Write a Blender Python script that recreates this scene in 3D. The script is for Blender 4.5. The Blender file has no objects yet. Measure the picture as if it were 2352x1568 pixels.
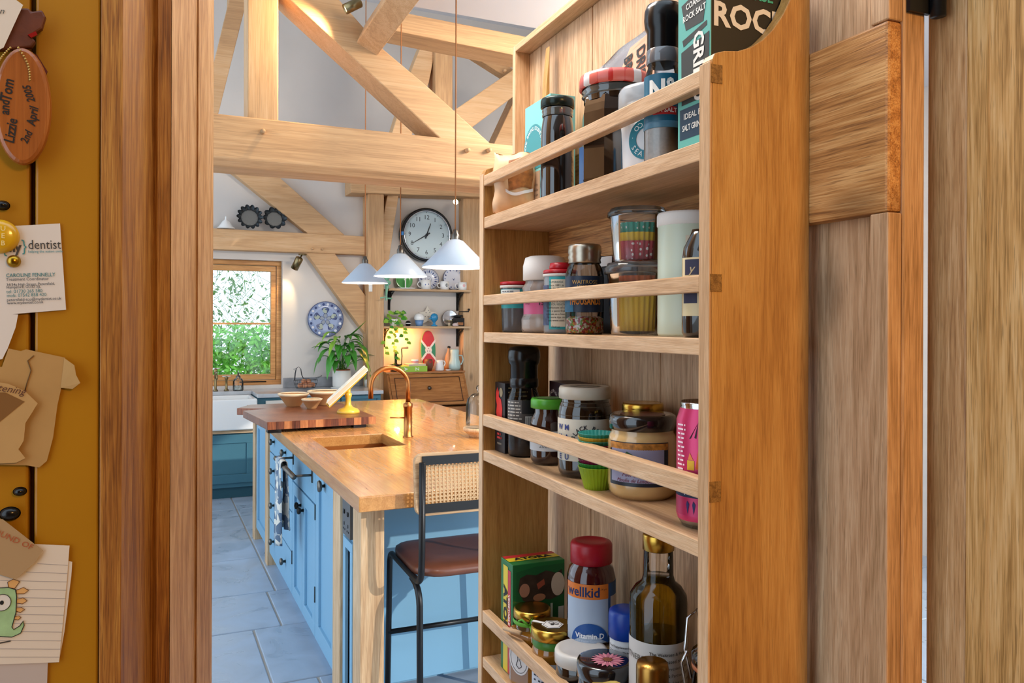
import bpy, math, random
from mathutils import Vector, Matrix
random.seed(7)
SC = bpy.context.scene
COL = SC.collection
PI = math.pi

# ------------------------------------------------------------------ camera
th, ph = math.radians(24.66), math.radians(.2)
fw = Vector((math.sin(th), math.cos(th), 0)); rt0 = Vector((math.cos(th), -math.sin(th), 0)); up0 = Vector((0, 0, 1))
rt = rt0*math.cos(ph) + up0*math.sin(ph); up = up0*math.cos(ph) - rt0*math.sin(ph)
cam = bpy.data.objects.new('camera', bpy.data.cameras.new('camera')); COL.objects.link(cam)
cam.data.sensor_width = 36; cam.data.lens = 1821/2352*36
cam.data.shift_y = -(784-746)/2352; cam.data.clip_start = .02; cam.data.clip_end = 200
M4 = Matrix((rt, up, -fw)).transposed().to_4x4(); M4.translation = (0, 0, 1.5)
cam.matrix_world = M4
SC.camera = cam

# ------------------------------------------------------------------ sky, sun, exposure
w = bpy.data.worlds.new('sky'); SC.world = w; w.use_nodes = True
bg = w.node_tree.nodes['Background']; bg.inputs[0].default_value = (.72, .86, 1.0, 1); bg.inputs[1].default_value = 1.8
def lamp(name, kind, loc, power, col, size=.1, aim=None, parent=None, **kw):
    l = bpy.data.lights.new(name, kind); l.energy = power; l.color = col
    if kind == 'AREA': l.size = size
    elif kind in ('POINT', 'SPOT'): l.shadow_soft_size = size
    elif kind == 'SUN': l.angle = size
    for k, v in kw.items(): setattr(l, k, v)
    o = bpy.data.objects.new(name, l); COL.objects.link(o); o.location = loc
    if aim is not None: o.rotation_euler = (Vector(aim)-Vector(loc)).to_track_quat('-Z', 'Y').to_euler()
    if parent: o.parent = parent
    return o
lamp('sun', 'SUN', (6, -8, 9), 1.8, (1, .93, .82), .012, aim=(6-.6, -8+.8, 9-.38))
lamp('hall_ceiling_lamp', 'AREA', (.7, -1.1, 2.2), 5, (1, .53, .16), .3, aim=(.62, .65, 1.25), spread=1.7)
lamp('passage_fill_light', 'AREA', (.26, 1.2, 2.45), 12, (1, .93, .87), .5, aim=(.32, 1.0, 0))  # unseen fill, added to brighten the left post and the rack front
lamp('kitchen_fill_light', 'AREA', (2.6, 3.0, 3.0), 75, (1, .87, .72), .7, aim=(1.8, 6.2, 1.9))  # unseen fill, added to lift the far kitchen
SC.cycles.max_bounces = 8; SC.cycles.transparent_max_bounces = 14; SC.cycles.caustics_reflective = False; SC.cycles.caustics_refractive = False
vs = SC.view_settings
vs.view_transform = 'Standard'; vs.look = 'None'; vs.gamma = 1; vs.use_curve_mapping = False
vs.exposure = .38

# ------------------------------------------------------------------ helpers
def lin(h):
    h = h.lstrip('#'); v = [int(h[i:i+2], 16)/255 for i in (0, 2, 4)]
    return tuple(c/12.92 if c <= .04045 else ((c+.055)/1.055)**2.4 for c in v) + (1,)
MATS = {}
def mat(name, col='888888', rough=.5, metal=0, spec=.5, coat=0, emit=None, estr=0, trans=0, ior=1.45, alpha=1, noise=0, nscale=30, bump=0, sub=None):
    if name in MATS: return MATS[name]
    m = bpy.data.materials.new(name); m.use_nodes = True; nt = m.node_tree; b = nt.nodes['Principled BSDF']
    c = lin(col); b.inputs['Base Color'].default_value = c
    b.inputs['Roughness'].default_value = rough; b.inputs['Metallic'].default_value = metal
    b.inputs['Specular IOR Level'].default_value = spec; b.inputs['Coat Weight'].default_value = coat
    b.inputs['Transmission Weight'].default_value = trans; b.inputs['IOR'].default_value = ior
    if coat: b.inputs['Coat Roughness'].default_value = .06
    if emit: b.inputs['Emission Color'].default_value = lin(emit); b.inputs['Emission Strength'].default_value = estr
    if noise or bump:
        tc = nt.nodes.new('ShaderNodeTexCoord'); n = nt.nodes.new('ShaderNodeTexNoise'); n.inputs['Scale'].default_value = nscale; n.inputs['Detail'].default_value = 6
        nt.links.new(tc.outputs['Object'], n.inputs['Vector'])
        if noise:
            r = nt.nodes.new('ShaderNodeMapRange'); r.inputs[1].default_value = .25; r.inputs[2].default_value = .75; r.inputs[3].default_value = 1-noise; r.inputs[4].default_value = 1+noise
            mx = nt.nodes.new('ShaderNodeVectorMath'); mx.operation = 'SCALE'; mx.inputs[0].default_value = c[:3]
            nt.links.new(n.outputs['Fac'], r.inputs[0]); nt.links.new(r.outputs[0], mx.inputs['Scale']); nt.links.new(mx.outputs[0], b.inputs['Base Color'])
        if bump:
            bp = nt.nodes.new('ShaderNodeBump'); bp.inputs['Strength'].default_value = bump; bp.inputs['Distance'].default_value = .004
            nt.links.new(n.outputs['Fac'], bp.inputs['Height']); nt.links.new(bp.outputs[0], b.inputs['Normal'])
    MATS[name] = m; return m
def glass(name, tint='ffffff', rough=.02, body=0., bodycol='ffffff'):
    """thin clear glass or plastic: see-through with fresnel gloss, optionally a little milky body"""
    if name in MATS: return MATS[name]
    m = bpy.data.materials.new(name); m.use_nodes = True; nt = m.node_tree; N = nt.nodes; L = nt.links
    N.remove(N['Principled BSDF']); out = N['Material Output']
    t = N.new('ShaderNodeBsdfTransparent'); t.inputs[0].default_value = lin(tint)
    g = N.new('ShaderNodeBsdfGlossy'); g.inputs['Roughness'].default_value = rough
    fr = N.new('ShaderNodeFresnel'); fr.inputs[0].default_value = 1.45
    mx = N.new('ShaderNodeMixShader'); L.new(fr.outputs[0], mx.inputs[0])
    src = t.outputs[0]
    if body:
        d = N.new('ShaderNodeBsdfDiffuse'); d.inputs[0].default_value = lin(bodycol)
        m2 = N.new('ShaderNodeMixShader'); m2.inputs[0].default_value = body; L.new(t.outputs[0], m2.inputs[1]); L.new(d.outputs[0], m2.inputs[2]); src = m2.outputs[0]
    L.new(src, mx.inputs[1]); L.new(g.outputs[0], mx.inputs[2]); L.new(mx.outputs[0], out.inputs[0])
    MATS[name] = m; return m
def wood(name, dark, mid, light, axis='z', fine=1., rough=.5, knots=0., bump=.25, contrast=1., coat=0):
    """procedural timber, grain running along a local axis; every object gets its own stretch of grain"""
    if name in MATS: return MATS[name]
    m = bpy.data.materials.new(name); m.use_nodes = True; nt = m.node_tree; N = nt.nodes; L = nt.links; b = N['Principled BSDF']
    tc = N.new('ShaderNodeTexCoord'); oi = N.new('ShaderNodeObjectInfo')
    ml = N.new('ShaderNodeMath'); ml.operation = 'MULTIPLY'; ml.inputs[1].default_value = 37.; L.new(oi.outputs['Random'], ml.inputs[0])
    ad = N.new('ShaderNodeVectorMath'); ad.operation = 'ADD'; L.new(tc.outputs['Object'], ad.inputs[0]); L.new(ml.outputs[0], ad.inputs[1])
    def mp(along, across):
        q = N.new('ShaderNodeMapping'); s = [across]*3; s['xyz'.index(axis)] = along
        q.inputs['Scale'].default_value = s; L.new(ad.outputs[0], q.inputs['Vector']); return q
    q1 = mp(1.1*fine, 15*fine); n1 = N.new('ShaderNodeTexNoise'); n1.inputs['Scale'].default_value = 1.; n1.inputs['Detail'].default_value = 5; n1.inputs['Distortion'].default_value = .35; L.new(q1.outputs[0], n1.inputs['Vector'])
    # growth rings: banded noise
    mu = N.new('ShaderNodeMath'); mu.operation = 'MULTIPLY'; mu.inputs[1].default_value = 6.; L.new(n1.outputs['Fac'], mu.inputs[0])
    fr = N.new('ShaderNodeMath'); fr.operation = 'PINGPONG'; fr.inputs[1].default_value = .5; L.new(mu.outputs[0], fr.inputs[0])
    q2 = mp(9*fine, 330*fine); n2 = N.new('ShaderNodeTexNoise'); n2.inputs['Scale'].default_value = 1.; n2.inputs['Detail'].default_value = 3; L.new(q2.outputs[0], n2.inputs['Vector'])
    q3 = mp(.9*fine, 3.5*fine); n3 = N.new('ShaderNodeTexNoise'); n3.inputs['Scale'].default_value = 1.; n3.inputs['Detail'].default_value = 2; L.new(q3.outputs[0], n3.inputs['Vector'])
    def mad(a, k, bsock):
        x = N.new('ShaderNodeMath'); x.operation = 'MULTIPLY_ADD'; L.new(a, x.inputs[0]); x.inputs[1].default_value = k
        if isinstance(bsock, float): x.inputs[2].default_value = bsock
        else: L.new(bsock, x.inputs[2])
        return x.outputs[0]
    s = mad(fr.outputs[0], .5*contrast, mad(n2.outputs['Fac'], .8*contrast, mad(n3.outputs['Fac'], .7, .5-.125*contrast-.4*contrast-.35)))
    cr = N.new('ShaderNodeValToRGB'); e = cr.color_ramp.elements; e[0].position = .18; e[0].color = lin(dark); e[1].position = .82; e[1].color = lin(light)
    k = e.new(.5); k.color = lin(mid); L.new(s, cr.inputs[0])
    colr = cr.outputs[0]
    # open pores: short dark dashes along the grain
    q5 = mp(16*fine, 420*fine); n5 = N.new('ShaderNodeTexNoise'); n5.inputs['Scale'].default_value = 1.; n5.inputs['Detail'].default_value = 1; L.new(q5.outputs[0], n5.inputs['Vector'])
    g5 = N.new('ShaderNodeMapRange'); g5.inputs[1].default_value = .60; g5.inputs[2].default_value = .70; g5.inputs[3].default_value = 0; g5.inputs[4].default_value = min(.6, .34*contrast); L.new(n5.outputs['Fac'], g5.inputs[0])
    m5 = N.new('ShaderNodeMix'); m5.data_type = 'RGBA'; L.new(g5.outputs[0], m5.inputs[0]); L.new(colr, m5.inputs[6]); m5.inputs[7].default_value = tuple(c*.45 for c in lin(dark)[:3])+(1,); colr = m5.outputs[2]
    if knots:
        vo = N.new('ShaderNodeTexVoronoi'); q4 = mp(2.2, 4.5); L.new(q4.outputs[0], vo.inputs['Vector']); vo.inputs['Scale'].default_value = 1.
        rg = N.new('ShaderNodeMapRange'); rg.inputs[1].default_value = .03; rg.inputs[2].default_value = .12; rg.inputs[3].default_value = knots; rg.inputs[4].default_value = 0; L.new(vo.outputs['Distance'], rg.inputs[0])
        mc = N.new('ShaderNodeMix'); mc.data_type = 'RGBA'; L.new(rg.outputs[0], mc.inputs[0]); L.new(colr, mc.inputs[6]); mc.inputs[7].default_value = tuple(c*.25 for c in lin(dark)[:3])+(1,); colr = mc.outputs[2]
    L.new(colr, b.inputs['Base Color']); b.inputs['Roughness'].default_value = rough; b.inputs['Coat Weight'].default_value = coat
    bp = N.new('ShaderNodeBump'); bp.inputs['Strength'].default_value = bump; bp.inputs['Distance'].default_value = .0012; L.new(n2.outputs['Fac'], bp.inputs['Height']); L.new(bp.outputs[0], b.inputs['Normal'])
    MATS[name] = m; return m

class MB:
    """collects shapes; build() links them as one mesh object"""
    def __init__(s): s.v = []; s.f = []; s.sm = []
    def add(s, vs, fs, smooth=False):
        o = len(s.v); s.v += [tuple(p) for p in vs]; s.f += [tuple(i+o for i in f) for f in fs]; s.sm += [smooth]*len(fs); return s
    def box(s, x0, x1, y0, y1, z0, z1):
        v = [(x, y, z) for x in (x0, x1) for y in (y0, y1) for z in (z0, z1)]
        return s.add(v, [(0,1,3,2), (4,6,7,5), (0,4,5,1), (2,3,7,6), (0,2,6,4), (1,5,7,3)])
    def beam(s, p0, p1, w, h, side=(0, 1, 0)):
        """squared timber from p0 to p1; w across 'side', h across the third axis"""
        a, b = Vector(p0), Vector(p1); d = (b-a).normalized(); sd = Vector(side); sd = (sd-d*sd.dot(d)).normalized(); n = d.cross(sd)
        v = [p + sd*(i*w/2) + n*(j*h/2) for p in (a, b) for i in (-1, 1) for j in (-1, 1)]
        return s.add(v, [(0,1,3,2), (4,6,7,5), (0,4,5,1), (2,3,7,6), (0,2,6,4), (1,5,7,3)])
    def prism(s, poly, axis, t0, t1, smooth=False):
        """polygon in the plane across axis ('x': (y,z), 'y': (x,z), 'z': (x,y)) pushed from t0 to t1"""
        def P(a, b, t): return {'x': (t, a, b), 'y': (a, t, b), 'z': (a, b, t)}[axis]
        n = len(poly); v = [P(a, b, t0) for a, b in poly] + [P(a, b, t1) for a, b in poly]
        s.add(v, [tuple(range(n-1, -1, -1)), tuple(range(n, 2*n))])
        o = len(s.v)-2*n
        fs = [(o+i, o+(i+1) % n, o+n+(i+1) % n, o+n+i) for i in range(n)]; s.f += fs; s.sm += [smooth]*n; return s
    def lathe(s, prof, n=32, c=(0, 0, 0), a0=0, a1=2*PI, smooth=True, flute=0, nf=0, sx=1, sy=1):
        full = abs(a1-a0-2*PI) < 1e-6; m = n if full else n+1; v = []; k = len(prof)
        for i in range(m):
            a = a0+(a1-a0)*i/n
            for r, z in prof:
                q = (r*(1+flute*math.cos(nf*a)) if flute >= 0 else r*(1-flute*(2*abs(math.cos(nf*a/2))-1))) if nf else r
                v.append((c[0]+q*math.cos(a)*sx, c[1]+q*math.sin(a)*sy, c[2]+z))
        fs = []
        for i in range(n):
            j = (i+1) % m
            for t in range(k-1):
                q = (i*k+t, j*k+t, j*k+t+1, i*k+t+1)
                if prof[t][0] < 1e-7: q = (i*k+t, j*k+t+1, i*k+t+1)
                elif prof[t+1][0] < 1e-7: q = (i*k+t, j*k+t, i*k+t+1)
                fs.append(q)
        return s.add(v, fs, smooth)
    def tube(s, pts, r, n=8, smooth=True, cap=True, closed=False):
        P = [Vector(p) for p in pts]; k = len(P); R = r if isinstance(r, (list, tuple)) else [r]*k
        d0 = (P[1]-P[0]).normalized(); nn = d0.orthogonal().normalized(); v = []
        for i in range(k):
            d = ((P[(i+1) % k] if closed or i < k-1 else P[i])-(P[i-1] if closed or i > 0 else P[i])).normalized()
            nn = (nn-d*nn.dot(d)).normalized(); bb = d.cross(nn)
            for j in range(n):
                a = 2*PI*j/n; v.append(P[i]+(nn*math.cos(a)+bb*math.sin(a))*R[i])
        fs = [(i*n+j, i*n+(j+1) % n, ((i+1) % k)*n+(j+1) % n, ((i+1) % k)*n+j) for i in range(k if closed else k-1) for j in range(n)]
        if cap and not closed: fs += [tuple(range(n-1, -1, -1)), tuple((k-1)*n+j for j in range(n))]
        return s.add(v, fs, smooth)
    def ball(s, c, r, n=16, m=10, sc=(1, 1, 1)):
        pr = [(max(0, r*math.cos(-PI/2+PI*i/m)), r*math.sin(-PI/2+PI*i/m)) for i in range(m+1)]; pr[0] = (0, -r); pr[-1] = (0, r)
        t = MB().lathe(pr, n); return s.add([(c[0]+x*sc[0], c[1]+y*sc[1], c[2]+z*sc[2]) for x, y, z in t.v], t.f, True)
    def grid(s, fn, nu, nv, smooth=True):
        v = [fn(i/nu, j/nv) for i in range(nu+1) for j in range(nv+1)]
        return s.add(v, [(i*(nv+1)+j, (i+1)*(nv+1)+j, (i+1)*(nv+1)+j+1, i*(nv+1)+j+1) for i in range(nu) for j in range(nv)], smooth)
    def xf(s, M):
        s.v = [tuple(M @ Vector(p)) for p in s.v]; return s
    def build(s, name, m, parent=None, bevel=0, loc=None, rz=0, solid=0, label=None, fix=True):
        me = bpy.data.meshes.new(name); me.from_pydata(s.v, [], s.f)
        if fix:
            import bmesh
            b = bmesh.new(); b.from_mesh(me); bmesh.ops.remove_doubles(b, verts=b.verts, dist=1e-6) if any(s.sm) else None
            bmesh.ops.recalc_face_normals(b, faces=b.faces); b.to_mesh(me); b.free()
        if len(me.polygons) == len(s.sm): me.polygons.foreach_set('use_smooth', s.sm)
        elif any(s.sm): me.polygons.foreach_set('use_smooth', [True]*len(me.polygons))
        me.materials.append(m); o = bpy.data.objects.new(name, me); COL.objects.link(o)
        if parent: o.parent = parent
        if loc: o.location = loc
        if rz: o.rotation_euler = (0, 0, rz)
        if bevel:
            q = o.modifiers.new('bevel', 'BEVEL'); q.width = bevel; q.segments = 2; q.limit_method = 'ANGLE'; q.angle_limit = .7
        if solid:
            q = o.modifiers.new('solid', 'SOLIDIFY'); q.thickness = solid; q.offset = 0
        if label: o['label'] = label
        return o
def empty(name, loc=(0, 0, 0), rz=0, parent=None):
    o = bpy.data.objects.new(name, None); COL.objects.link(o); o.location = loc; o.rotation_euler = (0, 0, rz); o.empty_display_size = .05
    if parent: o.parent = parent
    return o
def tag(o, label, cat, group=None):
    o['label'] = label; o['category'] = cat
    if group: o['group'] = group
    return o
def thing(name, label, cat, loc=(0, 0, 0), rz=0, group=None): return tag(empty(name, loc, rz), label, cat, group)
def struct(o, label=None):
    o['kind'] = 'structure'
    if label: o['label'] = label
    return o
def copy_tree(o, parent=None):
    c = o.copy(); COL.objects.link(c); c.parent = parent
    for ch in o.children: copy_tree(ch, c)
    return c

def glyphs(body, size, bold=0, align='CENTER', shear=0):
    cu = bpy.data.curves.new('t', 'FONT'); cu.body = body; cu.size = size; cu.align_x = align; cu.align_y = 'CENTER'; cu.resolution_u = 2; cu.offset = bold*size; cu.shear = shear
    o = bpy.data.objects.new('t', cu)
    me = bpy.data.meshes.new_from_object(o); v = [tuple(p.co) for p in me.vertices]; fs = [tuple(p.vertices) for p in me.polygons]
    bpy.data.objects.remove(o); bpy.data.curves.remove(cu); bpy.data.meshes.remove(me); return v, fs
def text(parent, body, size, m, place, name='lettering', bold=0, align='CENTER', sx=1, rot=0, shear=0):
    """flat print: place(x, y) maps the lettering plane onto the surface it is printed on"""
    v, fs = glyphs(body, size, bold, align, shear); cr, sr = math.cos(rot), math.sin(rot)
    q = []
    for x, y, _ in v:
        x *= sx; q.append(place(x*cr-y*sr, x*sr+y*cr))
    mb = MB(); mb.add(q, fs); return mb.build(name, m, parent, fix=False)
def on_plane(o, u, v, lift=.0003):
    o, u, v = Vector(o), Vector(u).normalized(), Vector(v).normalized(); n = u.cross(v)*lift
    return lambda x, y: tuple(o+u*x+v*y+n)
def on_cyl(r, z0, a0=0, lift=.0004, taper=0):
    """upright cylinder about the local z axis; a0 = 0 is the local -y side, x runs to the right"""
    return lambda x, y: ((r+lift+taper*y)*math.sin(a0+x/r), -(r+lift+taper*y)*math.cos(a0+x/r), z0+y)
def arc_text(parent, body, size, m, place, rad, mid=PI/2, span=None, bold=0, flip=False, name='lettering'):
    """letters set along an arc about the origin of place"""
    mb = MB(); n = len(body); step = span/max(1, n-1) if span else size*.72/rad
    for i, ch in enumerate(body):
        if ch == ' ': continue
        v, fs = glyphs(ch, size, bold); a = mid+(-1 if not flip else 1)*(i-(n-1)/2)*step; r = a-PI/2 if not flip else a+PI/2
        c, s_ = math.cos(r), math.sin(r); ox, oy = rad*math.cos(a), rad*math.sin(a)
        mb.add([place(ox+x*c-y*s_, oy+x*s_+y*c) for x, y, _ in v], fs)
    return mb.build(name, m, parent, fix=False)
def small_print(parent, rows, width, step, h, m, place, left=0.):
    """unreadable small print: broken rows of ink"""
    rg = random.Random(rows*7+int(width*9999)); mb = MB()
    for i in range(rows):
        x = left; end = left+width*rg.uniform(.75, 1)
        while x < end:
            w_ = min(rg.uniform(1.2, 3.4)*h*1.6, max(end-x, h)); y = -i*step
            mb.add([place(x, y-h/2), place(x+w_, y-h/2), place(x+w_, y+h/2), place(x, y+h/2)], [(0, 1, 2, 3)]); x += w_+h*.8
    return mb.build('small_print', m, parent, fix=False)
def patch_cyl(r, a0, a1, z0, z1, n=20, lift=.0002):
    mb = MB(); mb.grid(lambda u, t: ((r+lift)*math.sin(a0+(a1-a0)*u), -(r+lift)*math.cos(a0+(a1-a0)*u), z0+(z1-z0)*t), n, 1); return mb
def shape(parent, pts, m, place, name, holes=None):
    n = len(pts); cx_ = sum(p[0] for p in pts)/n; cy_ = sum(p[1] for p in pts)/n
    q = [Vector(place(x, y)) for x, y in pts]; flat = (sum(q, Vector())/n-Vector(place(cx_, cy_))).length < 5e-5
    if flat: return MB().add(q, [tuple(range(n))]).build(name, m, parent, fix=False)
    k = 5; v = [place(cx_+(x-cx_)*(1-j/k), cy_+(y-cy_)*(1-j/k)) for j in range(k) for x, y in pts]+[place(cx_, cy_)]     # printed on a curve: rings follow the surface
    fs = [(j*n+i, j*n+(i+1) % n, (j+1)*n+(i+1) % n, (j+1)*n+i) for j in range(k-1) for i in range(n)]+[((k-1)*n+i, (k-1)*n+(i+1) % n, k*n) for i in range(n)]
    return MB().add(v, fs).build(name, m, parent, fix=False)
def disc_pts(cx, cy, rx, ry=None, n=24, a0=0, a1=2*PI):
    ry = ry or rx; return [(cx+rx*math.cos(a0+(a1-a0)*i/n), cy+ry*math.sin(a0+(a1-a0)*i/n)) for i in range(n)]

# ------------------------------------------------------------------ materials
OAKP = ('a8825c', 'c9a67e', 'dcc09c')   # pale new oak
OAKB = ('a98058', 'cda274', 'e0be96')   # honey frame timber
OAKR = ('ae8356', 'cfa67c', 'e2c29c')   # oiled oak of rack and door
def oakset(pre, tri, **k): return {a: wood(pre+'_'+a, *tri, axis=a, **k) for a in 'xyz'}
RACK_SHADE = wood('rack_shade_oak_z', '8f5f2c', 'b78748', 'cda160', axis='z', fine=3.0, rough=.4, contrast=.8)  # rack oak tinted orange: the side panels' warm shade is in the colour
JAMB_SHADE = wood('oiled_shaded_jamb_z', '6f3f14', '9a6428', 'b9863e', axis='z', fine=2.4, knots=.4, rough=.45, contrast=1.2)  # oiled jamb oak, darkened so the shaded faces' tone sits in the colour
BEAM = oakset('frame_oak', OAKB, fine=.6, knots=.5, rough=.65, contrast=.6)
RACK = oakset('rack_oak', OAKR, fine=3.2, rough=.42, contrast=.8)
DOOR = oakset('door_oak', ('94704a', 'bf9770', 'd6b48e'), fine=2.8, knots=.55, rough=.55, contrast=1.1)
JAMB = oakset('jamb_oak', ('97683a', 'c29562', 'd9b284'), fine=3.0, knots=.4, rough=.5, contrast=1.1)
PALE = oakset('pale_oak', OAKP, fine=1.1, rough=.55)
TOP = wood('worktop_oak', 'a86a34', 'cf9556', 'e0b074', axis='y', fine=.6, rough=.25, knots=.35, coat=.4, contrast=.5)
WALN = wood('board_walnut', '4a2212', '74402a', '95603f', axis='z', fine=2.2, rough=.3)
PINE = oakset('bureau_pine', ('7c451c', 'a5672f', 'bd8044'), fine=.9, rough=.4, knots=.4)
M_plaster = mat('lime_plaster', 'd6d0ca', .9, noise=.045, nscale=2.2, bump=.15)
M_ceil = mat('ceiling_plaster', 'dcdde2', .9)
M_mustard = mat('mustard_paint', 'a8740a', .4, noise=.05, nscale=4)
M_blue = mat('cabinet_blue', '7cabc9', .42)
M_teal = mat('cabinet_teal', '3f6f80', .45)
M_white = mat('white_glaze', 'eeeeec', .15, coat=.5)
M_matt_white = mat('matt_white', 'e9e7e2', .6)
M_black = mat('black_metal', '16171a', .35, metal=.3)
M_blackp = mat('black_plastic', '0d0d0f', .22)
M_pewter = mat('pewter', '6b6660', .3, metal=1)
M_iron = mat('cast_iron', '22211f', .5, metal=.5)
M_brass = mat('aged_brass', '8a7a58', .3, metal=1)
M_copper = mat('brushed_copper', 'ad7240', .3, metal=1)
M_copperd = mat('copper_basin', '9c5a2a', .35, metal=1)
M_chrome = mat('chrome', 'c8c8cc', .12, metal=1)
M_gold = mat('gold_lid', 'c9a044', .25, metal=1)
M_glass = glass('clear_glass'); M_plast = glass('clear_plastic', 'f4f6f8', .08, .06, 'dfe6ea')
def ink(c): return mat('print_'+c, c, .6)

# ================================================================== SETTING
YW = 7.75                                   # far kitchen wall
# floor: grout bed with separate flagstones
M_grout = mat('floor_grout', 'b4ada4', .9)
def stone_mat():
    m = mat('flagstone', 'a4b4c6', .42, noise=.2, nscale=5, bump=.5); return m
M_stone = stone_mat()
M_stone.node_tree.nodes['Noise Texture'].inputs['Distortion'].default_value = .8
r_ = M_stone.node_tree.nodes.new('ShaderNodeMapRange'); r_.inputs[1].default_value = .3; r_.inputs[2].default_value = .7; r_.inputs[3].default_value = .2; r_.inputs[4].default_value = .5
M_stone.node_tree.links.new(M_stone.node_tree.nodes['Noise Texture'].outputs['Fac'], r_.inputs[0]); M_stone.node_tree.links.new(r_.outputs[0], M_stone.node_tree.nodes['Principled BSDF'].inputs['Roughness'])
floor = struct(MB().box(-3, 5, -2.2, YW+.2, -.05, 0).build('floor', M_grout), 'stone flag floor with pale grout joints')
rows = [1.0, 1.6, 2.25, 2.8, 3.4, 4.05, 4.6, 5.3, 6.05, 6.74, 7.3, YW]
for i in range(len(rows)-1):
    y0, y1 = rows[i], rows[i+1]
    xs = [-1.6]; off = [-.75, -.2, -.5, -1.1, -.62, -.35, -.3, -.3, -.3, -.3, -.3][i]
    xs.append(off)
    if y0 >= 4.6: xs += [.655, 1.5, 2.5, 3.4, 4.3]
    else:
        while xs[-1] < 4.2: xs.append(xs[-1]+random.uniform(.75, 1.1))
    for a, b in zip(xs, xs[1:]):
        g = .005; j = random.uniform(-.0012, .0012)
        MB().box(a+g, b-g, y0+g, y1-g, -.02, .006+j).build('flagstone', M_stone, floor, bevel=.004)

# far wall with the window opening (x -.35 .. 1.16, z .93 .. 2.1)
wx0, wx1, wz0, wz1 = -.35, 1.16, .925, 2.1
wb = MB().box(-3, wx0, YW, YW+.3, 0, 5).box(wx1, 4.6, YW, YW+.3, 0, 5).box(wx0, wx1, YW, YW+.3, 0, wz0).box(wx0, wx1, YW, YW+.3, wz1, 5)
struct(wb.build('wall_back', M_plaster), 'pale lime plastered kitchen wall')
struct(MB().box(-3, 4.6, 1.0, YW+.3, 4.7, 4.8).build('ceiling', M_ceil), 'white sloping kitchen ceiling')
struct(MB().box(.95, 4.6, 1.1, 3.74, 3.06, 3.16).build('ceiling', M_ceil), 'white ceiling over near end of kitchen')
struct(MB().box(.95, 4.6, 1.0, 1.1, 3.06, 4.7).box(-3, .95, 1.0, 1.1, 2.62, 4.7).build('wall_front', M_plaster), 'plaster gable over the glazed end of the kitchen')

# window_1: oak casement with a glazing bar
win = struct(empty('window_1', (0, YW+.1, 0)), 'oak framed kitchen window with one glazing bar')
OW = wood('window_oak', '9c6630', 'c58a4c', 'dba768', axis='x', fine=.9, rough=.45)
fr = MB()
for x0, x1, z0, z1 in ((wx0, wx1, wz1-.045, wz1), (wx0, wx1, wz0, wz0+.045), (wx1-.045, wx1, wz0+.045, wz1-.045), (wx0, wx0+.045, wz0+.045, wz1-.045)): fr.box(x0, x1, -.03, .07, z0, z1)
fr.build('frame', OW, win, bevel=.004)
cs = MB(); a0, a1, c0, c1 = wx0+.05, wx1-.05, wz0+.05, wz1-.05
for x0, x1, z0, z1 in ((a0, a1, c1-.05, c1), (a0, a1, c0, c0+.05), (a1-.045, a1, c0+.05, c1-.05), (a0, a0+.045, c0+.05, c1-.05), (.38, .42, c0+.05, c1-.05)): cs.box(x0, x1, -.015, .04, z0, z1)
cs.build('casement', OW, win, bevel=.003)
MB().box(.42, a1-.045, -.005, .03, 1.495, 1.513).build('glazing_bar', OW, win)
MB().box(a0+.045, a1-.045, .012, .016, c0+.05, 1.495).build('pane', M_glass, win)
MB().box(a0+.045, a1-.045, .012, .016, 1.513, c1-.05).build('pane', M_glass, win)
MB().tube([(.78, -.035, .955), (.95, -.05, .958), (1.02, -.04, .955)], .006, 6).build('window_stay', M_iron, win)

# ------------------------------------------------------------------ oak frame of the roof
def member(name, label, mb, m, pegs=(), group=None):
    o = mb.build(name, m, None, bevel=.006); tag(o, label, 'beam', group)
    for p, d in pegs:
        p = Vector(p); d = Vector(d); MB().tube([p-d*.01, p+d*.03], [.013, .010], 8).build('peg', BEAM['z'], o)
    return o
YT = 3.8
def face(pts, y0, y1): return MB().prism([(p[0], p[2]) for p in pts], 'y', y0, y1)
# tie beam: chamfered lower edge
tb = MB().prism([(YT, 2.25), (YT, 2.447), (YT+.25, 2.447), (YT+.25, 2.25), (YT+.215, 2.217), (YT+.035, 2.217)], 'x', -1.5, 4.3)
member('tie_beam', 'long chamfered oak tie beam crossing in front of the pendant cords', tb, BEAM['x'],
       [((0.4766,3.8,2.3845), (0, -1, 0)), ((1.4852,3.8,2.3939), (0, -1, 0)), ((1.6041,3.8,2.4052), (0, -1, 0))])
member('truss_post', 'upright oak post standing on tie beam, glowing in spotlight',
       face([(0.4096,3.8,2.4093), (0.5485,3.8,2.4143), (0.5454,3.8,3.3276), (0.4066,3.8,3.2984)], YT+.005, YT+.15), BEAM['z'])
ds = wood('frame_oak_d', *OAKB, axis='x', fine=.45, knots=.5, rough=.65, contrast=.5)
member('principal_rafter', 'thick sloping oak rafter running down to right end of tie beam',
       face([(0.2795,3.8,3.2833), (0.4677,3.8,3.3233), (0.8336,3.8,3.0544), (1.035,3.8,2.8611), (1.2614,3.8,2.7092), (1.6709,3.8,2.4092), (1.4185,3.8,2.3853), (0.6036,3.8,3.0143)], YT+.006, YT+.21), ds)
member('wind_brace', 'stubby orange lit oak brace landing on top of the sloping rafter',
       MB().beam((0.9906,3.83,2.8961), (1.0279,3.2,2.9756), .13, .115, (0, 1, 0)), BEAM['z'])
member('collar_beam', 'level oak beam high up behind the nearest pendant cord',
       face([(1.2715,4.4,3.2934), (2.1733,4.4,3.273), (2.1738,4.4,3.1438), (1.2719,4.4,3.1791)], 4.4, 4.62), BEAM['x'])
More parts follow.
